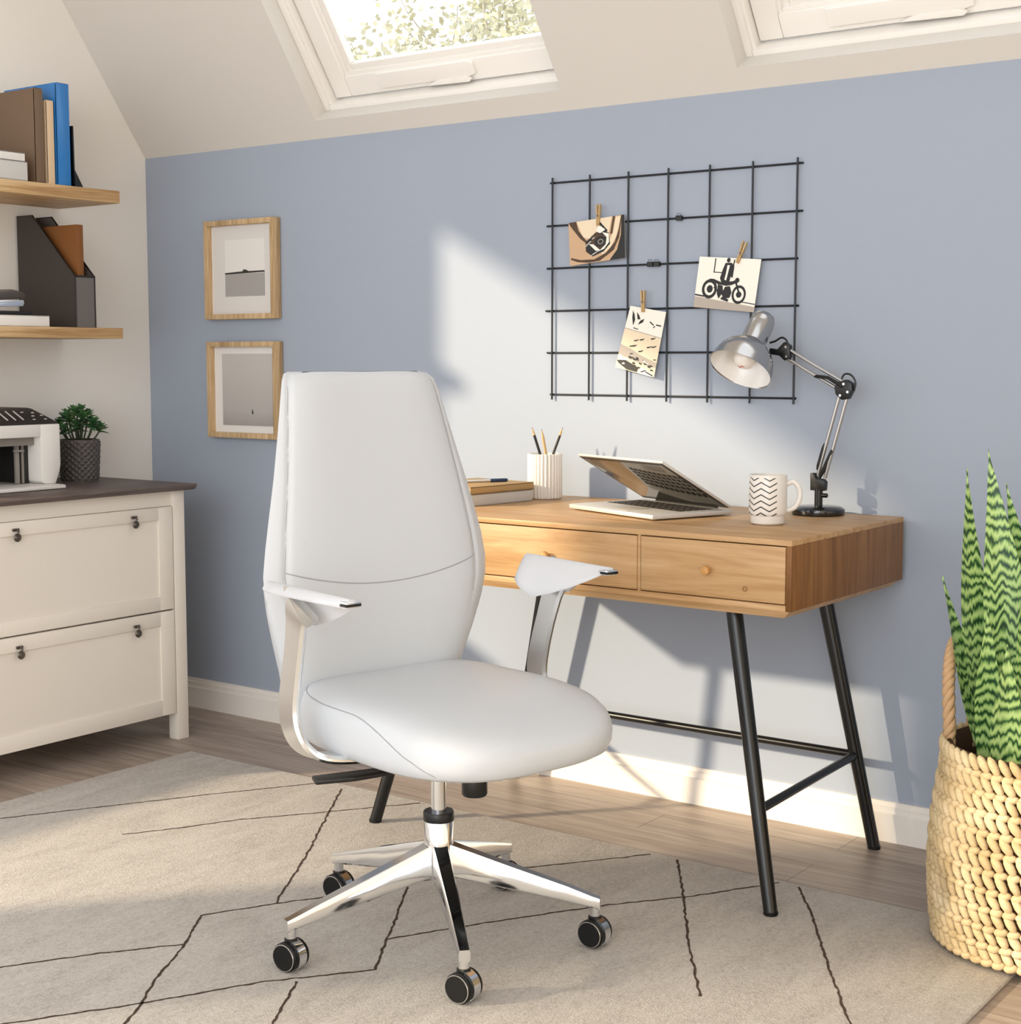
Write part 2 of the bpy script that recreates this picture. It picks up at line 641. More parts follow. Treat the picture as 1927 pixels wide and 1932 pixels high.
def skylight(idx, sa, sb):
    mt = Matrix.Translation((0, 0, WH)) @ Matrix((
        (1, 0, 0, 0), (0, -CA, SA, 0), (0, SA, CA, 0), (0, 0, 0, 1)))
    bm_ = NB()
    ring_box(bm_, sa - .035, sb + .14, .02, 1.36, .052, .056, .125)     # outer frame
    ring_box(bm_, sa + .008, sb + .095, .055, 1.33, .018, .066, .12)    # stepped lining
    o = struct('window_%d' % idx, bm_, 'winwhite')
    bm_ = NB()
    ring_box(bm_, sa + .028, sb + .08, .078, 1.30, .062, .088, .135, .005)
    ring_box(bm_, sa + .086, sb + .03, .136, 1.25, .014, .097, .132, .003)
    ring_box(bm_, sa + .096, sb + .02, .146, 1.24, .022, .106, .132, .003)
    obj('sash', bm_, 'winwhite', o)
    bm_ = NB()
    box(bm_, sa + .11, sb + .01, .16, 1.22, .116, .120, 0, 0, mt)
    obj('pane', bm_, 'glass', o)
    bm_ = NB()
    mid = (sa + sb) / 2
    prism(bm_, [(mid - .22, .094), (mid + .10, .094), (mid + .125, .1), (mid + .125, .132), (mid + .11, .139), (mid - .22, .139)],
          .012, 'z', .078, 0, .003, mt)
    prism(bm_, [(mid - .05, .086), (mid + .0, .1), (mid + .09, .1), (mid + .11, .09), (mid + .1, .082)], .014, 'z', .07, 0, .003, mt)
    obj('handle', bm_, 'winwhite', o)


skylight(1, *S1)
skylight(2, *S2)

# skirting boards
def skirt(bm_, mtx):
    pr = [(0, 0), (.017, 0), (.017, .066), (.0145, .0675), (.011, .0685), (.011, .082), (.0075, .0845), (.0065, .094), (0, .094)]
    prism(bm_, pr, 1.0, 'x', 0, 0, 0, mtx)


bm = NB()
skirt(bm, Matrix(((RX, 0, 0, 0), (0, -1, 0, 0), (0, 0, 1, 0), (0, 0, 0, 1))))
struct('baseboard_back', bm, 'trim')
bm = NB()
skirt(bm, Matrix(((0, 1, 0, 0), (-5.9, 0, 0, -0.016), (0, 0, 1, 0), (0, 0, 0, 1))))
struct('baseboard_left', bm, 'trim')

# ================================================================ RUG
RZ = 0.010
bm = NB()
box(bm, 0.640, 3.072, -3.25, -0.430, 0.0, RZ, 0.004)
LINES = [
    [(0.60, -1.42), (0.76, -1.155), (1.02, -0.702), (1.185, -0.440)],
    [(1.101, -1.062), (1.167, -0.957), (1.237, -0.817), (1.369, -0.638), (1.505, -0.445)],
    [(1.257, -0.468), (1.466, -0.779), (1.534, -0.877), (1.722, -1.176)],
    [(1.651, -1.315), (1.724, -1.179), (1.784, -1.084), (1.856, -0.93), (1.979, -0.733), (2.185, -0.449)],
    [(1.651, -1.315), (1.749, -1.452), (1.831, -1.595), (1.893, -1.677), (1.933, -1.746), (2.10, -2.02)],
    [(1.35, -2.04), (1.551, -1.719), (1.642, -1.573), (1.739, -1.443)],
    [(1.60, -2.13), (1.762, -1.869), (1.884, -1.676), (1.993, -1.476), (2.118, -1.319)],
    [(2.04, -1.442), (2.081, -1.511), (2.135, -1.598), (2.28, -1.83)],
    [(1.876, -0.936), (2.009, -1.142), (2.037, -1.191), (2.118, -1.319)],
    [(2.037, -1.191), (2.13, -1.025), (2.283, -0.776), (2.392, -0.638), (2.505, -0.449)],
    [(2.251, -0.444), (2.383, -0.645), (2.523, -0.869), (2.66, -1.068)],
    [(2.551, -0.449), (2.638, -0.573), (2.809, -0.848), (2.922, -1.021), (3.06, -1.23)]]
for li, ln in enumerate(LINES):
    L_ = []
    for i in range(len(ln) - 1):
        a_, b_2 = Vector(ln[i]), Vector(ln[i + 1])
        k = max(2, int((b_2 - a_).length / 0.008))
        for s in range(k):
            L_.append(a_.lerp(b_2, s / k))
    L_.append(Vector(ln[-1]))
    L_ = [p for p in L_ if .645 < p.x < 3.068 and -3.2 < p.y < -.434]
    rings = []
    for i, p in enumerate(L_):
        d = (L_[min(i + 1, len(L_) - 1)] - L_[max(i - 1, 0)]).normalized()
        nn = Vector((-d.y, d.x))
        j = noise.noise(Vector((p.x * 45, p.y * 45, li))) * 0.0035
        hw = 0.0023 * (1 + 0.75 * noise.noise(Vector((p.x * 130, p.y * 130, 3.3 + li))))
        a_ = p + nn * (j + hw); b_2 = p + nn * (j - hw)
        rings.append([(a_.x, a_.y, RZ - .001), (a_.x, a_.y, RZ + .0006), (b_2.x, b_2.y, RZ + .0006), (b_2.x, b_2.y, RZ - .001)])
    loft(bm, rings, 1, True)
o = obj('rug', bm, ['rug', 'rugline'], origin=(1.85, -1.8, 0))
tag(o, 'large beige rug with thin dark crossing lines on the floor under the chair', 'rug')

# ================================================================ FILING CABINET
CX = 0.487
Y1, Y0 = -0.300, -1.078
cab = thing('filing_cabinet', 'cream painted two-drawer cabinet with dark wood top by left wall', 'cabinet', (0.26, -0.69, 0))
bm = NB()
for yy in (Y0, Y1 - .042):
    box(bm, CX - .040, CX, yy, yy + .042, 0, .745, .002)
    box(bm, .030, .070, yy, yy + .042, 0, .745, .002)
    box(bm, .070, CX - .040, yy + .012, yy + .030, .083, .745, .001)
box(bm, .032, .045, Y0 + .03, Y1 - .03, .083, .745)
box(bm, .045, CX - .030, Y0 + .03, Y1 - .03, .086, .098)
box(bm, CX - .022, CX - .010, Y0 + .042, Y1 - .042, .700, .745)
box(bm, CX - .030, CX - .024, Y0 + .042, Y1 - .042, .37, .42)
obj('frame', bm, 'cab', cab)
bm = NB()
pr = [(.520, .763), (.520, .757), (.512, .747), (.505, .745), (.004, .745), (.004, .763)]
prism(bm, pr, .835, 'y', -1.113, 0, .0015)
obj('top', bm, 'cabtop', cab)
for zi, (z0, z1, pz0, pz1, kz) in enumerate(((.3965, .699, .436, .662, .678), (.083, .3915, .129, .351, .363))):
    bm = NB()
    ya, yb = Y0 + .044, Y1 - .046
    box(bm, CX - .040, CX - .0065, ya + .03, yb - .03, z0 + .02, z1 - .02)
    # shaker front: stiles and rails round a sunk panel
    pa, pb = ya + .052, yb - .052
    box(bm, CX - .020, CX - .001, ya, pa, z0, z1, .001)
    box(bm, CX - .020, CX - .001, pb, yb, z0, z1, .001)
    box(bm, CX - .020, CX - .001, pa, pb, pz1, z1, .001)
    box(bm, CX - .020, CX - .001, pa, pb, z0, pz0, .001)
    dr = obj('drawer', bm, 'cab', cab)
    for ky in (-.490, -.888):
        kn = NB()
        box(kn, CX - .001, CX + .006, ky - .010, ky + .010, kz - .004, kz + .004, .002)
        tube(kn, [(CX + .004, ky, kz), (CX + .012, ky, kz - .001), (CX + .014, ky, kz - .007)], .003, 8)
        cyl(kn, (CX + .006, ky, kz - .020), (CX + .012, ky, kz - .020), .0115, 18, 0, .002)
        cyl(kn, (CX + .011, ky, kz - .020), (CX + .014, ky, kz - .020), .007, 16, 0, .001)
        obj('ring_pull', kn, 'pewter', dr)

# ================================================================ SHELVES
for z0, z1, lab in ((1.584, 1.620, 'upper oak floating shelf on the cream wall holding the blue binder'),
                    (1.188, 1.219, 'lower oak floating shelf on the cream wall holding the file holder')):
    bm = NB(); box(bm, 0, .284, -1.25, -.343, z0, z1, .0015)
    tag(obj('floating_shelf', bm, 'oak'), lab, 'shelf', 'oak shelves on the left wall')
ZU, ZL = 1.620, 1.219


def book(name, label, cat, mats, x0, x1, y0, y1, z0, z1, cover=.003, group=None, spine='x', mtx=None, flat=False):
    """hard-backed book: cover boards and spine round a page block"""
    bm_ = NB()
    if flat:
        box(bm_, x0, x1, y0, y1, z0, z0 + cover, .001)
        box(bm_, x0, x1, y0, y1, z1 - cover, z1, .001)
        box(bm_, x1 - cover, x1, y0, y1, z0, z1, .001)
        pg = (x0 + .003, x1 - cover, y0 + .003, y1 - .003, z0 + cover, z1 - cover)
    else:
        box(bm_, x0, x1, y0, y0 + cover, z0, z1, .001)
        box(bm_, x0, x1, y1 - cover, y1, z0, z1, .001)
        box(bm_, x1 - cover * 1.5, x1, y0, y1, z0, z1, min(.004, (y1 - y0) * .2))
        pg = (x0 + .004, x1 - cover, y0 + cover, y1 - cover, z0 + .004, z1 - .005)
    if mtx is not None:
        bmesh.ops.transform(bm_, matrix=mtx, verts=bm_.verts)
    r = thing(name, label, cat, ((x0 + x1) / 2, (y0 + y1) / 2, z0) if mtx is None else tuple(mtx @ Vector(((x0 + x1) / 2, (y0 + y1) / 2, z0))), 0, group)
    obj('cover', bm_, mats[0], r)
    bm_ = NB(); box(bm_, *pg)
    if mtx is not None:
        bmesh.ops.transform(bm_, matrix=mtx, verts=bm_.verts)
    obj('page_block', bm_, mats[1], r)
    return r


g = 'books on the upper shelf'
book('book', 'large brown book standing upright at left on the upper shelf', 'book', ('brownbook', 'page'), .055, .270, -.624, -.596, ZU, 1.882, .003, g)
book('book', 'thin beige book standing between the brown book and blue binder', 'book', ('beigebook', 'page'), .075, .273, -.586, -.563, ZU, 1.853, .003, g)
book('binder', 'tall glossy blue binder standing upright on the upper shelf', 'binder', ('bluebook', 'page'), .040, .278, -.556, -.512, ZU, 1.905, .003, g)
bm = NB()
prism(bm, [(.12, ZU), (.290, ZU), (.290, ZU + .012), (.2835, ZU + .05), (.2815, 1.790), (.15, 1.790)], .004, 'y', -.506, 0)
box(bm, .12, .282, -.506, -.474, ZU, ZU + .003)
prism(bm, [(-.502, ZU + .003), (-.474, ZU + .003), (-.502, ZU + .05)], .004, 'x', .277, 0)
tag(obj('bookend', bm, 'blackmetal'), 'thin black metal bookend right of the blue binder', 'bookend')
book('book', 'white book lying flat at the bottom of the upper shelf pile', 'book', ('lightgrey', 'page'), .10, .283, -.93, -.663, ZU, 1.672, .003, 'flat books on the upper shelf', flat=True)
book('book', 'pale grey thin book lying on top of the white one', 'book', ('white', 'lightgrey'), .11, .281, -.94, -.669, 1.672, 1.696, .003, 'flat books on the upper shelf', flat=True)

# file holder with a folder
fh = thing('file_holder', 'black and grey magazine file holder on the lower shelf', 'file holder', (.15, -.47, ZL))
sp = [(.012, ZL), (.274, ZL), (.274, 1.366), (.085, 1.548), (.012, 1.548)]
bm = NB(); prism(bm, sp, .003, 'y', -.506, 0)
obj('side_panel', bm, 'filedark', fh)
bm = NB()
prism(bm, sp, .003, 'y', -.437, 0)
obj('side_panel', bm, 'mesh', fh)
bm = NB(); box(bm, .271, .274, -.503, -.437, ZL, 1.366)
obj('front_panel', bm, 'mesh', fh)
bm = NB(); box(bm, .012, .015, -.503, -.437, ZL, 1.548); box(bm, .015, .271, -.503, -.437, ZL, ZL + .003)
obj('back_panel', bm, 'filedark', fh)
bm = NB()
for yy in (-.5045, -.4355):
    tube(bm, [(.274, yy, ZL), (.274, yy, 1.366), (.085, yy, 1.548), (.012, yy, 1.548)], .0025, 6)
tube(bm, [(.274, -.506, 1.366), (.274, -.434, 1.366)], .0025, 6)
obj('rim', bm, 'blackmetal', fh)
bm = NB(); box(bm, .02, .262, -.486, -.462, ZL + .0035, 1.515, .002)
tag(obj('folder', bm, 'folder'), 'brown cardboard folder standing inside the file holder', 'folder')

book('notebook', 'white notebook lying flat under the stapler on the lower shelf', 'notebook', ('white', 'page'), .09, .272, -.86, -.596, ZL, 1.250, .003, flat=True)
st = thing('stapler', 'black and chrome stapler on the white notebook on the lower shelf', 'stapler', (.235, -.74, 1.250))
bm = NB()
box(bm, .215, .255, -.83, -.640, 1.250, 1.262, .004)
obj('base', bm, 'black', st)
bm = NB()
prism(bm, [(-.83, 1.268), (-.664, 1.276), (-.660, 1.282), (-.660, 1.291), (-.664, 1.294), (-.83, 1.284)], .022, 'x', .224, 0, .002)
box(bm, .226, .244, -.82, -.80, 1.262, 1.275)
obj('magazine', bm, 'chrome', st)
bm = NB()
prism(bm, [(-.84, 1.284), (-.78, 1.290), (-.662, 1.296), (-.656, 1.302), (-.660, 1.314), (-.70, 1.322), (-.78, 1.318), (-.84, 1.300)], .030, 'x', .220, 0, .004)
obj('arm', bm, 'pewter', st)

# ================================================================ PRINTER
CT = .763
pr_ = thing('printer', 'white desktop printer with dark lid on the cabinet, cut by photo edge', 'printer', (.2, -.82, CT))
PXF = .312
YA, YB = -1.03, -.602
bm = NB()
# right and left pillars: rounded lower corner
for ya, yb, sgn in ((-.668, YB, 1), (YA, YA + .066, -1)):
    if sgn > 0:
        pp = [(ya, .785), (ya + .012, .776), (yb - .018, .776), (yb - .004, .812), (yb, .83), (yb, .945), (ya, .945)]
    else:
        pp = [(ya + .018, .776), (yb - .012, .776), (yb, .785), (yb, .945), (ya, .945), (ya, .83), (ya + .004, .812)]
    prism(bm, pp, .26, 'x', PXF - .26, 0, .003)
box(bm, PXF - .26, PXF, YA + .066, -.668, .910, .945, .002)
box(bm, PXF - .26, PXF - .235, YA + .066, -.668, .776, .910)
for yy in (-.64, -.99):
    box(bm, PXF - .24, PXF - .05, yy - .012, yy + .012, CT, .777)
obj('body', bm, 'white', pr_)
bm = NB()
loft(bm, [[(PXF - .003, YA + .004, .9452), (PXF - .003, YB - .004, .9452), (.055, YB - .004, .9452), (.055, YA + .004, .9452)],
          [(PXF - .01, YA + .006, .952), (PXF - .01, YB - .006, .952), (.058, YB - .006, .952), (.058, YA + .006, .952)],
          [(PXF - .10, YA + .03, .986), (PXF - .10, YB - .020, .986), (.075, YB - .020, .986), (.075, YA + .03, .986)],
          [(PXF - .11, YA + .04, .989), (PXF - .11, YB - .028, .989), (.08, YB - .028, .989), (.08, YA + .04, .989)]], 0, True)
lid = obj('lid', bm, 'dark', pr_)
bm = NB()
for i in range(9):
    yy = -.705 - i * .026
    for (xa, za), (xb, zb) in (((PXF - .025, .959), (PXF - .085, .981)),):
        tube(bm, [(xa, yy, za), (xb, yy + .01, zb)], .002, 6)
for i, (x_, y_) in enumerate(((.285, -.63), (.262, -.655), (.24, -.64), (.285, -.668), (.235, -.672), (.26, -.625))):
    z_ = .952 + (PXF - .01 - x_) * (.034 / .09)
    sphere(bm, (x_, y_, z_), .004, 1, 1.4, .5, 8, 5)
obj('vent', bm, 'lightgrey', lid)
bm = NB(); box(bm, PXF - .05, PXF - .03, YA + .066, -.668, .886, .910, .001)
obj('control_panel', bm, 'grey', pr_)
bm = NB()
box(bm, PXF - .235, PXF - .16, YA + .066, -.668, .778, .886)
box(bm, PXF - .16, PXF - .06, -.686, -.668, .778, .886)
obj('paper_bay', bm, 'dark', pr_)
bm = NB()
box(bm, PXF - .060, PXF - .050, -.716, -.704, .778, .886, .001)
box(bm, PXF - .060, PXF - .052, -.694, -.688, .778, .886, .001)
box(bm, PXF - .050, PXF - .040, -.726, -.694, .868, .874, .001)
obj('paper_guide', bm, 'grey', pr_)
bm = NB()
prism(bm, [(.10, .7775), (PXF - .02, .776), (.350, .776), (.362, .774), (.362, .766), (.355, CT), (.10, CT)], .36, 'y', -.985, 0, .001)
box(bm, .10, .13, -.985, -.625, .776, .786)
obj('tray', bm, 'white', pr_)

# ================================================================ SMALL POTTED PLANT
PC = Vector((.150, -.410, CT))
pp_ = thing('potted_plant', 'small green bushy plant in a quilted charcoal pot beside the printer', 'plant', PC)
bm = NB()
NU, NV = 216, 48
rings = []
for j in range(NV + 1):
    tz = j / NV
    z = tz * .124
    r0 = .053 + .0065 * tz
    ring = []
    for i in range(NU):
        a_ = 2 * pi * i / NU
        u = (a_ / (2 * pi) * 18 + tz * 7) % 1.0
        w_ = (a_ / (2 * pi) * 18 - tz * 7) % 1.0
        h = min(min(u, 1 - u), min(w_, 1 - w_))
        d = 0.0050 * min(1, h * 2.4) if .04 < tz < .96 else 0.001
        r = r0 + d
        ring.append(PC + Vector((r * cos(a_), r * sin(a_), z)))
    rings.append(ring)
for r, z in ((.055, .125), (.053, .118), (.052, .10)):
    rings.append([PC + Vector((r * cos(2 * pi * i / NU), r * sin(2 * pi * i / NU), z)) for i in range(NU)])
loft(bm, rings, 0, True)
obj('pot', bm, 'pot', pp_, sharp=60)
bm = NB()
cyl(bm, PC + Vector((0, 0, .095)), PC + Vector((0, 0, .112)), .0515, 24)
obj('soil', bm, 'soil', pp_)
heads = []
for i in range(17):
    a_ = i * 2.4 + .3
    rr_ = .060 * sqrt((i + .4) / 17)
    heads.append((rr_ * cos(a_), rr_ * sin(a_), .136 + .066 * (1 - (rr_ / .062) ** 2) + random.uniform(-.008, .010)))
bm = NB()
for hx, hy, hz_ in heads:
    b0 = PC + Vector((hx * .35, hy * .35, .108))
    b1 = PC + Vector((hx, hy, hz_))
    tube(bm, smoothpath([b0, (b0 + b1) / 2 + Vector((hx * .1, hy * .1, 0)), b1], 4), .0025, 6)
obj('stem', bm, 'stem', pp_)
bm = NB()


def small_leaf(bm_, p, d, L_, w_):
    d = d.normalized()
    s = d.cross(Vector((0, 0, 1)))
    if s.length < .1:
        s = Vector((1, 0, 0))
    s.normalize()
    nn = s.cross(d).normalized()
    prev = []
    for k in range(6):
        u = k / 5
        ww = w_ * (sin(pi * min(1, u * 1.0) ** .8) * .95 + .06) * (1 if u < 1 else .05)
        c_ = p + d * L_ * u - Vector((0, 0, 1)) * L_ * .28 * u * u
        prev.append([c_ - s * ww, c_ + nn * ww * -.35 - nn * .0006, c_ + s * ww, c_ + nn * ww * .12 + nn * .0008])
    loft(bm_, prev, 0, True)


for hx, hy, hz_ in heads:
    p = PC + Vector((hx, hy, hz_))
    ax = Vector((hx * 7, hy * 7, 1)).normalized()
    e1 = ax.orthogonal().normalized(); e2 = ax.cross(e1)
    for k in range(13):
        a_ = k * 2.399 + hx * 50
        el = .25 + .95 * (k / 13)
        d = (e1 * cos(a_) + e2 * sin(a_)) * cos(el) + ax * sin(el)
        small_leaf(bm, p + ax * .0015 * k, d, random.uniform(.028, .040) * (1.1 - .35 * k / 13), .0068)
obj('foliage', bm, 'smallleaf', pp_)

# ================================================================ FRAMED PRINTS
def picture(x0, x1, z0, z1, label, kind):
    r = thing('picture_frame', label, 'picture', ((x0 + x1) / 2, 0, z0), 0, 'oak framed prints on the blue wall')
    bm_ = NB()
    w_ = .016
    yf = -.032
    for q in (((x0, z0), (x0 + w_, z0 + w_), (x0 + w_, z1 - w_), (x0, z1)),
              ((x1, z0), (x1 - w_, z0 + w_), (x1 - w_, z1 - w_), (x1, z1)),
              ((x0, z1), (x0 + w_, z1 - w_), (x1 - w_, z1 - w_), (x1, z1)),
              ((x0, z0), (x0 + w_, z0 + w_), (x1 - w_, z0 + w_), (x1, z0))):
        prism(bm_, q, -yf - .002, 'y', yf, 0, .0008)
    obj('frame', bm_, 'oakx', r)
    bm_ = NB(); box(bm_, x0 + w_ - .001, x1 - w_ + .001, -.012, -.004, z0 + w_ - .001, z1 - w_ + .001)
    mb = obj('mount', bm_, 'matlight', r)
    ix0, ix1, iz0, iz1 = x0 + w_, x1 - w_, z0 + w_, z1 - w_
    W_, H_ = ix1 - ix0, iz1 - iz0

    def fx(u): return ix0 + u * W_
    def fz(v_): return iz1 - v_ * H_
    bm_ = NB()
    if kind == 0:
        box(bm_, fx(.02), fx(.98), -.0132, -.0122, fz(.98), fz(.03), 0, 0)
        box(bm_, fx(.22), fx(.85), -.0138, -.0131, fz(.53), fz(.16), 0, 1)
        box(bm_, fx(.22), fx(.85), -.0141, -.0131, fz(.80), fz(.545), 0, 2)
        prism(bm_, [(fx(.22), fz(.548)), (fx(.85), fz(.535)), (fx(.85), fz(.518)), (fx(.60), fz(.520)), (fx(.55), fz(.50)), (fx(.52), fz(.498)), (fx(.50), fz(.520)), (fx(.22), fz(.532))], .001, 'y', -.0146, 3)
        obj('print', bm_, ['mat', 'matlight', 'artgrey', 'artline'], mb)
    else:
        box(bm_, fx(.13), fx(.93), -.0136, -.0122, fz(.915), fz(.08), 0, 0)
        prism(bm_, [(fx(.60), fz(.765)), (fx(.618), fz(.785)), (fx(.625), fz(.765)), (fx(.618), fz(.735)), (fx(.612), fz(.72))], .001, 'y', -.0144, 1)
        obj('print', bm_, ['artmist', 'artline'], mb)
    return r


picture(.299, .603, 1.250, 1.552, 'upper oak framed print of a dark horizon above grey water', 0)
picture(.302, .607, .884, 1.181, 'lower oak framed misty grey print with a tiny dark speck', 1)

# ================================================================ WIRE GRID
gr_ = thing('wire_grid', 'black wire memo grid hanging on the blue wall above the desk', 'wall grid', (1.955, 0, 1.02))
GX = [1.604 + .1168 * i for i in range(7)]
GZ = [1.587, 1.476, 1.3655, 1.2545, 1.1445, 1.0345]
for x in GX:
    bm = NB(); tube(bm, [(x, -.0085, 1.021), (x, -.0085, 1.600)], .0026, 8); obj('wire', bm, 'wire', gr_)
for i, z in enumerate(GZ):
    xa, xb = ((1.594, 2.317), (1.583, 2.318), (1.584, 2.308), (1.580, 2.312), (1.584, 2.306), (1.595, 2.309))[i]
    bm = NB(); tube(bm, [(xa, -.0036, z), (xb, -.0036, z)], .0026, 8); obj('wire', bm, 'wire', gr_)


def card(pts, label, name, art, bow=.006):
    """photo print hung flat on the grid; pts: TL, TR, BR, BL as (x, z)"""
    TL, TR, BR, BL = [Vector(p) for p in pts]
    yb = -.0135

    def at(u, v_, lift=0.0):
        p = (TL * (1 - u) + TR * u) * (1 - v_) + (BL * (1 - u) + BR * u) * v_
        y = yb - bow * v_ - lift
        return Vector((p.x, y, p.y))
    bm_ = NB()
    K = 8
    rings = []
    for i in range(K + 1):
        v_ = i / K
        rings.append([at(0, v_, .0007), at(1, v_, .0007), at(1, v_), at(0, v_)])
    loft(bm_, rings, 0, True)
    lvl = [0]

    def poly(uv, mat, seg=4):
        """inlaid shape, slightly proud of the paper"""
        lvl[0] += 1
        lf = .0008 + .00003 * lvl[0]
        cu = sum(p[0] for p in uv) / len(uv); cv = sum(p[1] for p in uv) / len(uv)
        P_ = []
        for i in range(len(uv)):
            a_, b_2 = Vector(uv[i]), Vector(uv[(i + 1) % len(uv)])
            for s in range(seg):
                q = a_.lerp(b_2, s / seg)
                P_.append(at(min(1, max(0, q.x)), min(1, max(0, q.y)), lf))
        f_ = face(bm_, P_, mat)
        bmesh.ops.triangulate(bm_, faces=[f_])

    def ring(cu, cv, ru, rv, w_, mat, seg=22):
        lvl[0] += 1
        lf = .0008 + .00003 * lvl[0]
        A = [at(cu + ru * cos(2 * pi * k / seg), cv + rv * sin(2 * pi * k / seg), lf) for k in range(seg)]
        B = [at(cu + (ru - w_) * cos(2 * pi * k / seg), cv + (rv - w_ * rv / ru) * sin(2 * pi * k / seg), lf) for k in range(seg)]
        va = [bm_.verts.new(p) for p in A]; vb = [bm_.verts.new(p) for p in B]
        for k in range(seg):
            f_ = bm_.faces.new([va[k], va[(k + 1) % seg], vb[(k + 1) % seg], vb[k]]); f_.material_index = mat

    def disc(cu, cv, ru, rv, mat, seg=18):
        poly([(cu + ru * cos(2 * pi * k / seg), cv + rv * sin(2 * pi * k / seg)) for k in range(seg)], mat, 1)

    def line(a_, b_2, w_, mat):
        a_, b_2 = Vector(a_), Vector(b_2)
        d = (b_2 - a_).normalized(); nn = Vector((-d.y, d.x)) * w_ / 2
        poly([a_ + nn, b_2 + nn, b_2 - nn, a_ - nn], mat, 2)
    art(poly, ring, disc, line)
    return tag(obj(name, bm_, ['cardwhite', 'cardink', 'cardsand', 'cardcream', 'cardbrown', 'cardgrey'], recalc=True),
               label, 'photo', 'photos pegged to the wire grid')


def art_close_bike(poly, ring, disc, line):
    poly([(0, 0), (1, 0), (1, 1), (0, 1)], 2)
    poly([(.15, 0), (.78, 0), (.72, .35), (.60, .55), (.25, .38)], 3)
    poly([(0, 0), (.14, 0), (.18, .22), (.30, .45), (.45, .62), (.36, .60), (.20, .40), (.04, .10)], 4)
    poly([(.80, 0), (.84, 0), (.78, .40), (.74, .40)], 4)
    poly([(.85, .02), (.94, .02), (.86, .45), (.74, .72), (.60, .84), (.56, .80), (.70, .62), (.80, .35)], 3)
    poly([(.95, .0), (1, .0), (1, 1), (.72, 1), (.86, .78), (.93, .45)], 1)
    poly([(.94, .0), (.96, .0), (.90, .50), (.80, .78), (.55, .98), (.35, .99), (.15, .94), (.02, .86), (.03, .82), (.2, .90), (.45, .93), (.66, .82), (.82, .60), (.90, .3)], 4)
    poly([(.30, .50), (.45, .36), (.62, .30), (.72, .36), (.74, .62), (.62, .78), (.42, .86), (.30, .72)], 1)
    disc(.56, .54, .155, .175, 4)
    disc(.57, .54, .11, .125, 1)
    ring(.57, .54, .05, .06, .012, 5)
    poly([(.60, .33), (.72, .38), (.72, .58), (.63, .72), (.52, .76), (.36, .86), (.44, .79), (.56, .73), (.66, .62), (.68, .46)], 0)
    poly([(.36, .56), (.44, .58), (.56, .74), (.48, .74)], 0)
    line((.28, .62), (.40, .50), .03, 5)
    line((.42, .46), (.50, .38), .03, 5)
    poly([(.52, .06), (.58, .10), (.70, .30), (.68, .36), (.58, .24), (.52, .20)], 1)
    poly([(.53, .16), (.56, .16), (.66, .28), (.58, .34), (.48, .36)], 0)
    poly([(.40, .40), (.50, .30), (.56, .34), (.48, .42)], 4)


def art_rider(poly, ring, disc, line):
    poly([(0, .78), (1, .90), (1, 1), (0, 1)], 5)
    line((0, .75), (.16, .77), .03, 1)
    line((.72, .82), (1, .85), .018, 1)
    line((.27, .02), (.27, .30), .018, 1); line((.27, .29), (.42, .29), .018, 1); line((.58, .03), (.56, .30), .02, 1)
    ring(.23, .62, .125, .19, .042, 1); disc(.235, .62, .05, .075, 1)
    ring(.72, .69, .115, .18, .034, 1); disc(.72, .69, .045, .06, 1)
    poly([(.20, .42), (.28, .42), (.42, .48), (.60, .44), (.66, .40), (.68, .46), (.58, .52), (.50, .54), (.36, .52)], 1)
    poly([(.36, .52), (.44, .54), (.46, .66), (.40, .80), (.36, .70)], 1)
    poly([(.48, .56), (.56, .54), (.60, .66), (.58, .76), (.48, .80), (.44, .70)], 1)
    line((.64, .44), (.72, .66), .03, 1); line((.30, .58), (.42, .70), .028, 1); line((.44, .78), (.56, .82), .05, 1)
    disc(.665, .42, .035, .05, 1)
    disc(.485, .045, .03, .045, 1)
    poly([(.44, .10), (.54, .09), (.59, .16), (.585, .38), (.55, .36), (.54, .48), (.42, .50), (.38, .40), (.41, .22)], 1)
    poly([(.475, .14), (.515, .14), (.50, .30), (.485, .44), (.455, .42), (.47, .28)], 0)


def art_birds(poly, ring, disc, line):
    poly([(0, .36), (1, .40), (1, 1), (0, 1)], 3)
    line((0, .36), (1, .40), .012, 5)
    poly([(.0, .62), (.3, .66), (.55, .72), (1, .78), (1, .86), (.5, .84), (0, .78)], 5)
    poly([(.10, .06), (.17, .12), (.22, .20), (.20, .30), (.13, .18)], 1)
    poly([(.22, .08), (.30, .12), (.36, .18), (.28, .19)], 1)
    poly([(.46, .16), (.44, .22), (.32, .27), (.36, .20)], 1)
    line((.22, .33), (.36, .34), .014, 1)
    line((.62, .19), (.74, .23), .02, 1); line((.80, .22), (.94, .22), .02, 1); line((.74, .27), (.78, .24), .02, 1)
    for u, v_ in ((.38, .51), (.52, .48), (.80, .43), (.86, .55), (.74, .57), (.30, .61), (.36, .60), (.55, .66)):
        line((u - .06, v_ + .015), (u + .02, v_), .02, 1); line((u + .02, v_), (u + .05, v_ - .02), .016, 1)
    poly([(.02, .80), (.25, .82), (.22, .90), (.05, .88)], 0)
    poly([(.0, .88), (.22, .85), (.58, .92), (.56, .99), (.30, .99), (.06, .92)], 1)
    random.seed(3)
    for k in range(26):
        u = random.uniform(.05, .95); v_ = random.uniform(.72, .93)
        line((u - .035, v_ + random.uniform(-.01, .01)), (u + .035, v_ + random.uniform(-.012, .012)), random.uniform(.012, .03), random.choice((0, 1, 1)))
    poly([(.62, .92), (.75, .90), (.98, .97), (.98, 1), (.62, 1)], 0)
    line((.66, .97), (.78, .93), .022, 1); line((.78, .95), (.97, .985), .022, 1)


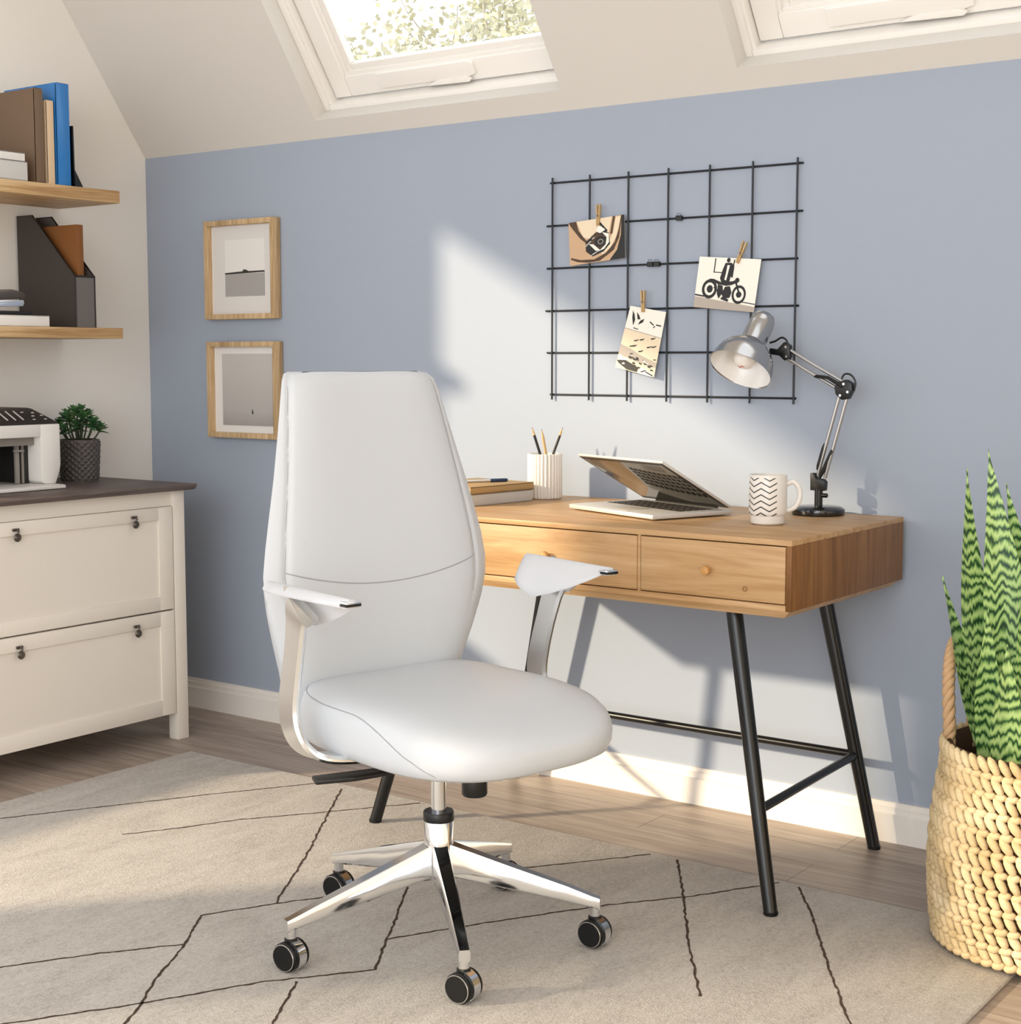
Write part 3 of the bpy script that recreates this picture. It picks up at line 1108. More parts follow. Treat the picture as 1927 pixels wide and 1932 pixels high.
card([(1.659, 1.480), (1.830, 1.493), (1.836, 1.384), (1.667, 1.369)], 'sepia photo of a motorcycle close up, at the left of the wire grid', 'photo_print', art_close_bike, .004)
card([(2.049, 1.379), (2.217, 1.366), (2.202, 1.240), (2.036, 1.256)], 'black and white photo of a rider standing on a motorcycle', 'photo_print', art_rider, .006)
card([(1.850, 1.263), (1.955, 1.245), (1.925, 1.082), (1.809, 1.108)], 'tilted tall photo of flying birds, lowest on the wire grid', 'photo_print', art_birds, .006)


def peg(x, z, ang, label):
    """wooden clothes peg, its jaws at (x, z), rising at the given lean"""
    r = thing('clothespin', label, 'clothespin', (x, -.0205, z), 0, 'wooden pegs on the wire grid')
    R_ = Matrix.Translation((x, -.0165, z)) @ Matrix.Rotation(ang, 4, 'Y')
    for s in (-1, 1):
        bm_ = NB()
        prism(bm_, [(-.0005, -.008), (s * .0042, -.008), (s * .0046, .012), (s * .0066, .046), (s * .0032, .046), (s * .0005, .014)], .0075, 'y', -.0035, 0, .0006, R_)
        obj('prong', bm_, 'pin', r)
    bm_ = NB()
    cyl(bm_, R_ @ Vector((0, -.0052, .017)), R_ @ Vector((0, .0038, .017)), .0030, 12)
    obj('spring', bm_, 'pewter', r)


peg(1.752, 1.4765, .03, 'wooden peg holding the sepia motorcycle photo')
peg(2.157, 1.3665, .38, 'leaning wooden peg holding the rider photo')
peg(1.889, 1.2545, -.02, 'wooden peg holding the photo of birds')
for x, z, lab in ((1.987, 1.476, 'small black clip alone on the second wire from the top'),
                  (1.905, 1.3655, 'left one of the two small black clips side by side on the grid'),
                  (1.924, 1.3655, 'right one of the two small black clips side by side on the grid')):
    r = thing('binder_clip', lab, 'clip', (x, -.0075, z - .005), 0, 'black clips on the wire grid')
    bm = NB(); prism(bm, [(-.0135, z - .006), (-.0065, z - .0065), (-.0045, z - .0012), (-.0045, z + .0055), (-.0135, z + .006)], .0165, 'x', x - .0083, 0, .0006)
    obj('body', bm, 'black', r)
    bm = NB(); tube(bm, [(x - .005, -.0105, z + .004), (x - .005, -.012, z + .011), (x + .005, -.012, z + .011), (x + .005, -.0105, z + .004)], .0006, 5)
    obj('lever', bm, 'black', r)

# ================================================================ DESK
DX0, DX1 = 1.500, 2.595
DY0, DY1 = -.602, -.028
DZ0, DZ1 = .626, .770
dk = thing('desk', 'wooden writing desk with drawers and splayed black metal legs by blue wall', 'desk', ((DX0 + DX1) / 2, (DY0 + DY1) / 2, 0))
bm = NB()
TH = .012
box(bm, DX0, DX1, DY0, DY1, DZ1 - TH, DZ1, .0012)
obj('tabletop', bm, 'desk', dk)
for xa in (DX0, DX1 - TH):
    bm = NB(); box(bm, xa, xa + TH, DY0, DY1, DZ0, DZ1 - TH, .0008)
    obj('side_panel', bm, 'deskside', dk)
bm = NB()
box(bm, DX0 + TH, DX1 - TH, DY0, DY1, DZ0, DZ0 + TH, .0008)
box(bm, DX0 + TH, DX1 - TH, DY1 - TH, DY1, DZ0 + TH, DZ1 - TH)
box(bm, 2.2365, 2.2435, DY0 + .002, DY1 - TH, DZ0 + TH, DZ1 - TH)
i_ = .020
loft(bm, [[(DX0 + .004, DY0 + .002, DZ0), (DX1 - .004, DY0 + .002, DZ0), (DX1 - .004, DY1 - .004, DZ0), (DX0 + .004, DY1 - .004, DZ0)],
          [(DX0 + i_, DY0 + i_ * .6, DZ0 - .015), (DX1 - i_, DY0 + i_ * .6, DZ0 - .015), (DX1 - i_, DY1 - i_, DZ0 - .015), (DX0 + i_, DY1 - i_, DZ0 - .015)]], 0, True)
obj('carcass', bm, 'desk', dk)
for xa, xb, ks in ((DX0 + TH + .002, 2.2350, (1.745, 2.005)), (2.2450, DX1 - TH - .002, (2.408,))):
    bm = NB()
    box(bm, xa, xb, DY0 + .001, DY0 + .017, DZ0 + TH + .0025, DZ1 - TH - .0025, .0008)
    box(bm, xa + .01, xb - .01, DY0 + .017, DY1 - .05, DZ0 + TH + .004, DZ1 - TH - .02)
    d = obj('drawer', bm, 'desk', dk)
    for kx in ks:
        bm = NB()
        lathe(bm, [(.004, 0), (.0045, .006), (.008, .010), (.0098, .015), (.009, .020), (.006, .0225), (.001, .023)], 20, 0,
              Matrix.Translation((kx, DY0 + .002, .697)) @ Matrix.Rotation(pi / 2, 4, 'X'))
        obj('knob', bm, 'knob', d)
    if len(ks) == 1:
        bm = NB()
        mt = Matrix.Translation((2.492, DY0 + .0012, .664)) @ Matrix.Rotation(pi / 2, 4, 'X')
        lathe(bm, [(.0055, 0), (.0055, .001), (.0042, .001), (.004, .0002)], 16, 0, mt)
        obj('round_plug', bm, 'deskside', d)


def taper(bm_, a_, b_2, r0, r1, seg=16):
    a_, b_2 = Vector(a_), Vector(b_2)
    tube(bm_, [a_, a_.lerp(b_2, .5), b_2], [r0, (r0 + r1) / 2, r1], seg)


legs = {}
for sx in (1, -1):
    cx_ = (DX0 + DX1) / 2
    for fr_, (ty, fy) in (('f', (-.535, -.632)), ('b', (-.105, -.080))):
        top = (cx_ + sx * .385, ty, DZ0 - .014)
        foot = (cx_ + sx * (.530 if fr_ == 'f' else .517), fy, (.0125 if fr_ == 'f' else .0022))
        bm = NB(); taper(bm, top, foot, .0175, .0145)
        lg = obj('leg', bm, 'blackmetal', dk)
        bm = NB(); cyl(bm, Vector(foot) - Vector((0, 0, .002)), Vector(foot) + Vector((0, 0, .006)), .0150, 16, 0, .001)
        obj('foot_cap', bm, 'rubber', lg)
        legs[(sx, fr_)] = (Vector(top), Vector(foot))


def on_leg(k, z):
    a_, b_2 = legs[k]
    return a_.lerp(b_2, (a_.z - z) / (a_.z - b_2.z))


bm = NB(); tube(bm, [on_leg((-1, 'b'), .217), on_leg((1, 'b'), .217)], .0095, 12)
obj('crossbar', bm, 'blackmetal', dk)
for sx in (1, -1):
    bm = NB(); tube(bm, [on_leg((sx, 'f'), .210), on_leg((sx, 'b'), .217)], .0095, 12)
    obj('side_bar', bm, 'blackmetal', dk)

# ================================================================ ON THE DESK
TZ = DZ1
# laptop
th = radians(-21)
lp = thing('laptop', 'half-closed silver laptop on the desk, screen tilted over the keyboard', 'laptop', (1.88, -.335, TZ), th)
LW, LD = .325, .232
bm = NB()
prism(bm, [(0, 0), (LW, 0), (LW, LD), (0, LD)], .011, 'z', .003, 0, .003)
for px_, py_ in ((.03, .025), (LW - .03, .025), (.03, LD - .025), (LW - .03, LD - .025)):
    cyl(bm, (px_, py_, 0), (px_, py_, .004), .008, 12)
bs = obj('base', bm, 'aluminium', lp, local=True)
bm = NB()
for r_i in range(5):
    yy = .098 + r_i * .0205
    for c_i in range(13):
        xx = .022 + c_i * .0217
        box(bm, xx, xx + .0168, yy, yy + .0152, .0138, .0150, .0006, 0, None, 1)
obj('keyboard', bm, 'key', bs, local=True)
bm = NB(); box(bm, LW / 2 - .05, LW / 2 + .05, .012, .084, .0138, .0143, .0002)
obj('trackpad', bm, 'aluminium', bs, local=True)
ang = radians(29)
# lid: local axes along x (width) and from the hinge towards the front, tilted up
mt = Matrix.Translation((0, LD - .004, .016)) @ Matrix(((1, 0, 0, 0), (0, -cos(ang), sin(ang), 0), (0, sin(ang), cos(ang), 0), (0, 0, 0, 1)))
# in lid space: y runs hinge -> top edge, -z faces the keys
bm = NB(); box(bm, 0, LW, 0, LD, 0, .006, .002, 0, mt)
ld = obj('lid', bm, 'aluminium', lp, local=True)
bm = NB(); box(bm, .004, LW - .004, .006, LD - .004, -.0012, .0004, .0003, 0, mt)
sc_ = obj('screen_bezel', bm, 'bezel', ld, local=True)
bm = NB(); box(bm, .012, LW - .012, .020, LD - .012, -.0018, -.0008, .0002, 0, mt)
obj('screen', bm, 'screen', ld, local=True)
bm = NB(); cyl(bm, (.05, LD - .004, .0155), (LW - .05, LD - .004, .0155), .0045, 12)
obj('hinge', bm, 'bezel', lp, local=True)

# mug
MC = Vector((2.415, -.352, TZ))
mg = thing('mug', 'white mug with black zigzag lines on the desk in front of the lamp', 'mug', MC)
bm = NB()
lathe(bm, [(.030, 0), (.0335, .001), (.0365, .004), (.0375, .020), (.0405, .023), (.0412, .027), (.0412, .106), (.0405, .1085), (.039, .109), (.0378, .107), (.0378, .030), (.030, .010)], 48, 0)
obj('cup', bm, 'mug', mg, local=True)
bm = NB()
dv = Vector((cos(HA), sin(HA), 0))
pts = smoothpath([dv * .039 + Vector((0, 0, .088)), dv * .054 + Vector((0, 0, .093)), dv * .066 + Vector((0, 0, .080)), dv * .068 + Vector((0, 0, .058)), dv * .058 + Vector((0, 0, .038)), dv * .039 + Vector((0, 0, .030))], 6)
tube(bm, pts, .0058, 12)
obj('handle', bm, 'ceramic', mg, local=True)

# pencil cup
KC = Vector((1.668, -.132, TZ))
cup = thing('pencil_cup', 'white ribbed ceramic cup holding pencils at the back of the desk', 'cup', KC)
bm = NB()
NU = 168
def rib(z, r0, depth): return [Vector(((r0 + depth * abs(cos(14 * 2 * pi * i / NU)) ** .7) * cos(2 * pi * i / NU), (r0 + depth * abs(cos(14 * 2 * pi * i / NU)) ** .7) * sin(2 * pi * i / NU), z)) for i in range(NU)]
loft(bm, [rib(0, .039, 0), rib(.002, .0405, .003), rib(.006, .0405, .0045), rib(.112, .0405, .0045), rib(.1155, .0400, .004), rib(.116, .0385, .001), rib(.112, .0375, 0), rib(.006, .0375, 0)], 0, True)
obj('body', bm, 'ceramic', cup, local=True, sharp=60)


def pencil(base, tip, mat, label):
    base, tip = Vector(base), Vector(tip)
    d = (tip - base).normalized(); L_ = (tip - base).length
    r = thing('pencil', label, 'pencil', base, 0, 'pencils in the ribbed cup')
    mt_ = Matrix.Translation(base) @ d.to_track_quat('Z', 'Y').to_matrix().to_4x4()
    bm_ = NB(); lathe(bm_, [(.0035, 0), (.0037, .001), (.0037, L_ - .022)], 6, 0, mt_)
    obj('barrel', bm_, mat, r)
    bm_ = NB(); lathe(bm_, [(.0036, L_ - .022), (.0012, L_ - .004)], 10, 0, mt_); obj('sharpened_wood', bm_, 'pencilwood', r)
    bm_ = NB(); lathe(bm_, [(.0012, L_ - .004), (.0002, L_)], 8, 0, mt_); obj('lead', bm_, 'pencilblack', r)


pencil(KC + Vector((.022, .006, .008)), KC + Vector((-.029, -.018, .184)), 'pencilblack', 'left black pencil leaning in the ribbed cup')
pencil(KC + Vector((.010, .024, .008)), KC + Vector((-.022, .016, .178)), 'pencilwood', 'bare wood pencil in the middle of the ribbed cup')
pencil(KC + Vector((-.020, -.002, .008)), KC + Vector((.042, .020, .184)), 'pencilblack', 'right black pencil leaning away in the ribbed cup')

# books and pen
RB = Matrix.Translation((1.664, -.300, 0)) @ Matrix.Rotation(radians(-7), 4, 'Z')
book('book', 'white book lying under the tan notebook on the desk', 'book', ('lightgrey', 'page'), -.20, .004, -.125, .098, TZ, TZ + .029, .003, 'books on the desk', flat=True, mtx=RB)
book('notebook', 'tan notebook lying on the white book on the desk', 'notebook', ('tanbook', 'page'), -.195, .006, -.128, .100, TZ + .029, TZ + .048, .004, 'books on the desk', flat=True, mtx=RB)
pn = thing('pen', 'navy and steel pen lying on the tan notebook on the desk', 'pen', (1.60, -.29, TZ + .048))
def pp2(u): return Vector((1.545, -.375, TZ + .0525)).lerp(Vector((1.625, -.236, TZ + .0525)), u)
bm = NB(); tube(bm, [pp2(0), pp2(.06), pp2(.10), pp2(.72)], [.0008, .003, .0035, .0038], 12); obj('barrel', bm, 'satin', pn)
bm = NB(); tube(bm, [pp2(.70), pp2(.71), pp2(.98), pp2(1)], [.0040, .0046, .0046, .003], 12); obj('cap', bm, 'penblue', pn)

# desk lamp: balanced arms
LY = -.095
lm = thing('desk_lamp', 'silver and black jointed desk lamp on the right end of desk', 'lamp', (2.415, LY, TZ))
B0 = Vector((2.415, LY, TZ))
bm = NB()
lathe(bm, [(.050, 0), (.060, .002), (.061, .008), (.060, .014), (.052, .019), (.020, .021), (.008, .021)], 40, 0, Matrix.Translation(B0))
obj('base', bm, 'glossblack', lm)
bm = NB()
cyl(bm, B0 + Vector((0, 0, .019)), B0 + Vector((0, 0, .060)), .0095, 18, 0, .001)
cyl(bm, B0 + Vector((.008, 0, .045)), B0 + Vector((.022, 0, .045)), .005, 12, 0, .001)
obj('post', bm, 'blackmetal', lm)
bm = NB()
prism(bm, [(-.018, .056), (.018, .056), (.019, .076), (.013, .083), (-.004, .084), (-.008, .096), (-.019, .096), (-.018, .070)], .018, 'y', -.009, 0, .002, Matrix.Translation(B0))
lower_j = obj('joint', bm, 'black', lm)
PV = B0 + Vector((.004, 0, .088))
EL = Vector((2.476, LY, 1.062))
HD = Vector((2.318, LY, 1.146))


def arm(a_, b_2, off, r=.0034):
    a_, b_2 = Vector(a_), Vector(b_2)
    d = (b_2 - a_).normalized()
    nn = d.cross(Vector((0, 1, 0))).normalized()
    for s in (-1, 1):
        bm_ = NB()
        cyl(bm_, a_ + nn * off * s, b_2 + nn * off * s, r, 10)
        obj('arm_rod', bm_, 'steel', lm)


arm(PV + Vector((.002, 0, 0)), EL, .0095, .0042)
arm(EL, HD + Vector((.012, 0, -.006)), .0100, .0042)
# springs along the lower part of the lower arm
bm = NB()
dl = (EL - PV).normalized()
nl = dl.cross(Vector((0, 1, 0))).normalized()
for s, u0, u1 in ((-1, .0, .36), (1, .06, .36)):
    pa = PV + dl * (EL - PV).length * u0 + nl * s * .012 + Vector((-.014 if s < 0 else 0, 0, 0)) * (1 if s < 0 else 0)
    pb = PV + dl * (EL - PV).length * u1 + nl * s * .012
    tube(bm, [pa.lerp(pb, k / 6) for k in range(7)], [.003, .0052, .0052, .0052, .0052, .0052, .003], 8)
obj('spring', bm, 'black', lm)
bm = NB()
du = (HD - EL).normalized()
nu_ = du.cross(Vector((0, 1, 0))).normalized()
tube(bm, [EL + Vector((-.004, -.008, .004)), EL + du * .045 + Vector((0, -.008, .003)), EL + du * .078 + Vector((0, -.006, -.010)), EL + du * .086 + Vector((0, -.004, -.014))], [.005, .004, .0045, .002], 8)
obj('spring', bm, 'black', lm)
bm = NB()
mt = Matrix.Translation(EL)
prism(bm, [(-.020, -.014), (-.006, -.026), (.010, -.024), (.020, -.004), (.018, .012), (.004, .020), (-.016, .014), (-.024, .002)], .020, 'y', -.010, 0, .002, mt)
for q in ((-.008, -.016), (.010, -.008), (.0, .010)):
    cyl(bm, EL + Vector((q[0], -.0125, q[1])), EL + Vector((q[0], -.009, q[1])), .003, 10, 1)
obj('joint', bm, ['black', 'satin'], lm)
bm = NB()
tube(bm, smoothpath([EL + Vector((-.012, .002, .018)), EL + Vector((-.004, .002, .032)), EL + Vector((.012, .002, .030)), EL + Vector((.023, .002, .014)), EL + Vector((.020, .002, -.006))], 5), .0022, 8)
obj('cable', bm, 'black', lm)
# head joint
bm = NB()
mt = Matrix.Translation(HD)
prism(bm, [(-.030, .008), (-.012, .004), (.006, .022), (.020, .014), (.022, -.014), (.008, -.022), (-.006, -.010), (-.034, -.006)], .018, 'y', -.009, 0, .002, mt)
for q in ((.012, .010), (.014, -.012)):
    cyl(bm, HD + Vector((q[0], -.0115, q[1])), HD + Vector((q[0], -.008, q[1])), .003, 10, 1)
obj('joint', bm, ['black', 'satin'], lm)
bm = NB()
tube(bm, smoothpath([HD + Vector((-.034, .0, .020)), HD + Vector((-.020, 0, .024)), HD + Vector((-.004, 0, .032)), HD + Vector((.008, 0, .026)), HD + Vector((.014, 0, .012))], 5), .0024, 8)
obj('cable', bm, 'black', lm)
# shade: body tube and bell, axis towards the front-left and down
TIP = Vector((2.276, LY - .004, 1.234))
AX = Vector((-.118, -.560, -.80)).normalized()
mt = Matrix.Translation(TIP) @ AX.to_track_quat('Z', 'Y').to_matrix().to_4x4()
bm = NB()
lathe(bm, [(.001, 0), (.013, .002), (.023, .009), (.0280, .020), (.0295, .034), (.0295, .082), (.032, .087), (.043, .093), (.055, .104), (.065, .119), (.072, .138), (.0750, .157), (.0762, .160),
           (.0742, .158), (.0708, .139), (.0638, .120), (.0535, .106), (.040, .095), (.026, .089), (.001, .088)], 44, 0, mt)
sh = obj('lamp_shade', bm, 'steel', lm, sharp=50)
bm = NB()
lathe(bm, [(.0740, .1575), (.0705, .1388), (.0635, .1198), (.0530, .1056), (.0398, .0946), (.0258, .0886), (.001, .0876), (.001, .0870)], 40, 0, mt @ Matrix.Translation((0, 0, .0008)), caps=False)
obj('inner_reflector', bm, 'shadein', sh, sharp=60)
bm = NB()
lathe(bm, [(.012, .089), (.013, .098), (.016, .106), (.024, .118), (.027, .129), (.024, .141), (.014, .150), (.002, .153)], 24, 0, mt)
bl = obj('bulb', bm, 'bulbglass', lm)
bm = NB()
tube(bm, [mt @ Vector((-.007, .004, .1515)), mt @ Vector((-.002, -.001, .1535)), mt @ Vector((.003, .004, .1525)), mt @ Vector((.008, 0, .1515))], .0012, 6)
obj('filament', bm, 'filament', bl)

# ================================================================ BASKET AND SNAKE PLANT
BC = Vector((3.065, -.455, RZ + .002))
BH = .392
bk = thing('woven_basket', 'woven straw basket with rope handle on the rug corner at right', 'basket', BC)


def brad(z):
    u = z / BH
    return .196 + .016 * sin(pi * min(1, u * 1.1 + .06)) - .004 * u if u > .08 else .188 + .016 * (u / .08) ** .6


bm = NB()
ROWS = 11
NA = 56
for r_i in range(ROWS):
    zc = (r_i + .62) * BH / (ROWS + .25)
    for k in range(NA):
        a_ = 2 * pi * (k + .5 * (r_i % 2)) / NA + r_i * .013
        rad = brad(zc)
        tang = Vector((-sin(a_), cos(a_), 0)); outv = Vector((cos(a_), sin(a_), 0)); up = Vector((0, 0, 1))
        # long slanting strand, then the short one it crosses
        for (dz, da, L_, w_, tilt, ro) in ((.0070, 0, .0205, .0088, -.95, .0012), (-.0130, .034, .0138, .0088, .24, .0002)):
            aa = a_ + da
            tg = Vector((-sin(aa), cos(aa), 0)); ov = Vector((cos(aa), sin(aa), 0))
            jit = random.uniform(-.08, .08)
            ax = tg * cos(tilt + jit) + up * sin(tilt + jit)
            sd = ov.cross(ax)
            R3 = Matrix((ax, sd, ov)).transposed().to_4x4()
            c_ = BC + ov * (rad + ro) + Vector((0, 0, min(max(zc + dz, .012), BH + .006)))
            sphere(bm, c_, 1.0, L_ * random.uniform(.94, 1.06), w_ * random.uniform(.92, 1.08), .0080, 10, 6, 0, R3)
for k in range(NA):      # rounded foot row
    a_ = 2 * pi * k / NA
    tg = Vector((-sin(a_), cos(a_), 0)); ov = Vector((cos(a_), sin(a_), 0))
    R3 = Matrix((tg, ov.cross(tg), ov)).transposed().to_4x4()
    sphere(bm, BC + ov * .190 + Vector((0, 0, .0095)), 1.0, .0125, .009, .009, 10, 6, 0, R3)
obj('weave', bm, 'straw', bk, sharp=80, recalc=False)
bm = NB()
prof = [(.05, .004), (.182, .004)] + [(brad(z_) - .006, z_) for z_ in [.02 + i * .0365 for i in range(11)]] + [(brad(BH) - .012, BH - .004)] + \
       [(brad(z_) - .018, z_) for z_ in [.38 - i * .036 for i in range(10)]] + [(.05, .03)]
lathe(bm, prof, 56, 0, Matrix.Translation(BC))
obj('lining', bm, 'innerbasket', bk, sharp=60)
# rope handle at the left: arch along the rim
bm = NB()
HAx = radians(199)
def rim(a_, z_, dr=0.0): return BC + Vector(((brad(min(z_, BH)) - .010 + dr) * cos(a_), (brad(min(z_, BH)) - .010 + dr) * sin(a_), z_))
path = smoothpath([rim(HAx - .02, .345), rim(HAx - .03, .40), rim(HAx - .05, .48, .004), rim(HAx - .13, .535, .004), rim(HAx - .33, .565, .004), rim(HAx - .55, .545, .004), rim(HAx - .66, .48, .004), rim(HAx - .69, .40), rim(HAx - .70, .345)], 14)
for ph in range(3):
    pts = []
    for i, p in enumerate(path):
        tg = (path[min(i + 1, len(path) - 1)] - path[max(i - 1, 0)]).normalized()
        e1 = tg.orthogonal().normalized(); e2 = tg.cross(e1)
        ov = (p - BC); ov.z = 0; ov.normalize()
        e2 = tg.cross(ov).normalized()
        a_ = i * .55 + ph * 2.094
        pts.append(p + ov * cos(a_) * .0058 + e2 * sin(a_) * .0058)
    tube(bm, pts, .0072, 8)
obj('handle', bm, 'rope', bk, sharp=80)

PB = BC + Vector((0, 0, .031))
sp_ = thing('snake_plant', 'tall banded green snake plant standing in the woven basket', 'plant', PB)
bm = NB()
lathe(bm, [(.10, 0), (.125, .26), (.132, .262), (.134, .285), (.126, .285), (.120, .262), (.10, .255)], 36, 0, Matrix.Translation(PB))
obj('nursery_pot', bm, 'black', sp_)
bm = NB()
lathe(bm, [(.02, .250), (.119, .255), (.119, .270), (.06, .276), (.002, .278)], 32, 0, Matrix.Translation(PB))
obj('soil', bm, 'soil', sp_)


def snake_leaf(base, tip, wid, lean=Vector((0, 0, 0)), twist=0.0, face_dir=(.588, -.802), fold=.30, sway=0.0):
    base, tip = Vector(base), Vector(tip)
    bm_ = NB()
    K = 26
    rings = []
    f0 = Vector((face_dir[0], face_dir[1], 0)).normalized()
    for i in range(K + 1):
        u = i / K
        c_ = base.lerp(tip, u) + lean * sin(pi * u)
        fd = Matrix.Rotation(twist * u, 3, 'Z') @ f0
        sd = Vector((fd.y * -1, fd.x, 0))
        c_ = c_ + sd * sway * sin(2 * pi * u)
        w_ = wid * (.62 + .38 * sin(pi * min(1, u * 1.1))) * (1 - max(0, (u - .45) / .55) ** 1.9) + .0006
        if u > .955:
            w_ = min(w_, .0022 * (1 - (u - .955) / .05) + .0005)
        th_ = .0035 * (1 - .7 * u) + .0006
        rv = []
        NSEG = 8
        for s in range(NSEG + 1):
            q = -1 + 2 * s / NSEG
            rv.append(c_ + sd * w_ * q + fd * (-abs(q) ** 1.6 * -fold * w_ - 0) + fd * th_ * (1 - q * q))
        for s in range(NSEG - 1, 0, -1):
            q = -1 + 2 * s / NSEG
            rv.append(c_ + sd * w_ * q + fd * (abs(q) ** 1.6 * fold * w_) - fd * th_ * (1 - q * q))
        rings.append(rv)
    loft(bm_, rings, 0, True)
    obj('leaf', bm_, 'leaf', sp_, sharp=70)


z0 = PB.z + .262
V = Vector
snake_leaf((2.985, -.47, z0), (2.897, -.47, .918), .039, V((-.022, 0, 0)), .3, (.8, -.6))
snake_leaf((2.993, -.44, z0), (2.930, -.45, .956), .043, V((.012, 0, 0)), -.2, (.50, -.86))
snake_leaf((3.030, -.42, z0), (2.956, -.42, .892), .038, V((.024, 0, 0)), -.4, (.3, -.95))
snake_leaf((2.992, -.50, z0), (2.858, -.48, .708), .032, V((-.008, 0, -.01)), .6, (.75, -.66), .4)
snake_leaf((3.040, -.49, z0), (3.020, -.49, .800), .038, V((.010, 0, 0)), .2, (.6, -.8))
snake_leaf((3.010, -.535, z0), (3.012, -.55, .60), .030, V((-.002, 0, 0)), .1, (.6, -.8))
snake_leaf((2.975, -.515, z0), (2.965, -.525, .66), .026, V((-.004, 0, 0)), .1, (.6, -.8))
snake_leaf((3.075, -.50, z0), (3.10, -.50, .88), .036, V((.0, 0, 0)), .2, (.6, -.8))
snake_leaf((3.09, -.42, z0), (3.14, -.38, .82), .034, V((.0, 0, 0)), .2, (.6, -.8))

# ================================================================ OFFICE CHAIR
CROT = radians(-13.4)
ch = thing('office_chair', 'white leather high-back office chair on chrome five-star base standing on rug', 'chair', (2.112, -1.122, RZ), CROT)
ZR = -RZ   # local z of the floor plane
# base --------------------------------------------------------------
WHEELS = [(.263, -.149), (-.052, -.304), (.227, .201), (-.307, -.026), (-.131, .280)]
bm = NB()
lathe(bm, [(.018, .118), (.026, .122), (.0285, .150), (.0285, .236), (.027, .238), (.012, .238)], 32, 0)
obj('hub', bm, 'chrome', ch, local=True)
bm = NB()
lathe(bm, [(.014, .232), (.0295, .234), (.030, .238), (.030, .250), (.0285, .2525), (.015, .2525)], 32, 0)
obj('collar', bm, 'black', ch, local=True)
bm = NB()
cyl(bm, (0, 0, .22), (0, 0, .43), .0148, 28)
obj('gas_lift', bm, 'chrome', ch, local=True)
AXW = Matrix.Rotation(-CROT, 3, 'Z') @ Vector((.05, -1, 0)).normalized()
for wx, wy in WHEELS:
    d = Vector((wx, wy, 0)); R_ = d.length; d.normalize()
    s = Vector((-d.y, d.x, 0))
    bm = NB()
    rings = []
    for u, zt_, hb, wt, wb in ((.016, .192, .066, .0135, .0150), (.05, .1810, .0595, .0125, .0155), (.15, .1490, .0450, .0110, .0140), (.25, .1170, .0310, .0095, .0120), (R_ - .006, .0995, .0235, .0088, .0110), (R_ + .010, .0945, .0225, .0085, .0105)):
        c_ = d * u
        zz = Vector((0, 0, 1))
        rings.append([c_ + s * wt + zz * zt_, c_ + s * (wb) + zz * (zt_ - .006), c_ + s * wb + zz * (zt_ - hb + .004), c_ + s * (wb - .004) + zz * (zt_ - hb),
                      c_ - s * (wb - .004) + zz * (zt_ - hb), c_ - s * wb + zz * (zt_ - hb + .004), c_ - s * (wb) + zz * (zt_ - .006), c_ - s * wt + zz * zt_])
    loft(bm, rings, 0, True)
    cyl(bm, d * R_ + Vector((0, 0, .060)), d * R_ + Vector((0, 0, .084)), .0100, 16)
    obj('base_leg', bm, 'chrome', ch, local=True)
    # twin-wheel caster
    wc = Vector((wx, wy, .0275))
    bm = NB()
    cyl(bm, wc + Vector((0, 0, .016)), wc + Vector((0, 0, .048)), .0065, 12)
    box(bm, wc.x - .011, wc.x + .011, wc.y - .009, wc.y + .009, .048, .060, .003)
    cs = obj('caster', bm, 'black', ch, local=True)
    for sg in (-1, 1):
        bm = NB()
        cyl(bm, wc + AXW * sg * .005, wc + AXW * sg * .0225, .0275, 28, 0, .004)
        cyl(bm, wc + AXW * sg * .0215, wc + AXW * sg * .0238, .0235, 28, 0, .001)
        if sg > 0:
            e0 = AXW.orthogonal().normalized(); f0 = AXW.cross(e0)
            tube(bm, [wc + AXW * .0225 + (e0 * cos(2 * pi * k / 28) + f0 * sin(2 * pi * k / 28)) * .0245 for k in range(28)], .0009, 6, 1, True)
        obj('wheel', bm, ['rubber', 'satin'], cs, local=True)
    bm = NB()
    e1 = AXW.cross(Vector((0, 0, 1))).normalized()
    hr = []
    for k in range(15):
        a_ = radians(104 + k * 8.6)
        dd = e1 * cos(a_) + Vector((0, 0, 1)) * sin(a_)
        hr.append([wc + dd * .0270 + AXW * -.010, wc + dd * .0298 + AXW * -.010, wc + dd * .0298 + AXW * .010, wc + dd * .0270 + AXW * .010])
    loft(bm, hr, 0, True)
    obj('hood', bm, 'chrome', cs, local=True)

# seat ----------------------------------------------------------------
SA0, SA1, SW = -.222, .338, .243


def seat_outline(th_, inset):
    """plan outline of the seat: wide rounded front, squarer back"""
    cxs = (SA0 + SA1) / 2
    ha = (SA1 - SA0) / 2 - inset
    hw = SW - inset
    c_, s_ = cos(th_), sin(th_)
    e = 3.0 if c_ > 0 else 4.0
    r = (abs(c_) ** e + abs(s_) ** e) ** (-1 / e)
    a_ = cxs + ha * c_ * r
    l_ = hw * s_ * r
    # narrows slightly to the back
    l_ *= 1.0 - .05 * max(0, -(c_ * r)) ** 2
    return a_, l_


SPROF = [(.060, .407), (.022, .405), (.008, .413), (.001, .430), (.0, .450), (.002, .474), (.007, .490), (.016, .501), (.034, .509), (.065, .514), (.12, .5165), (.19, .517)]


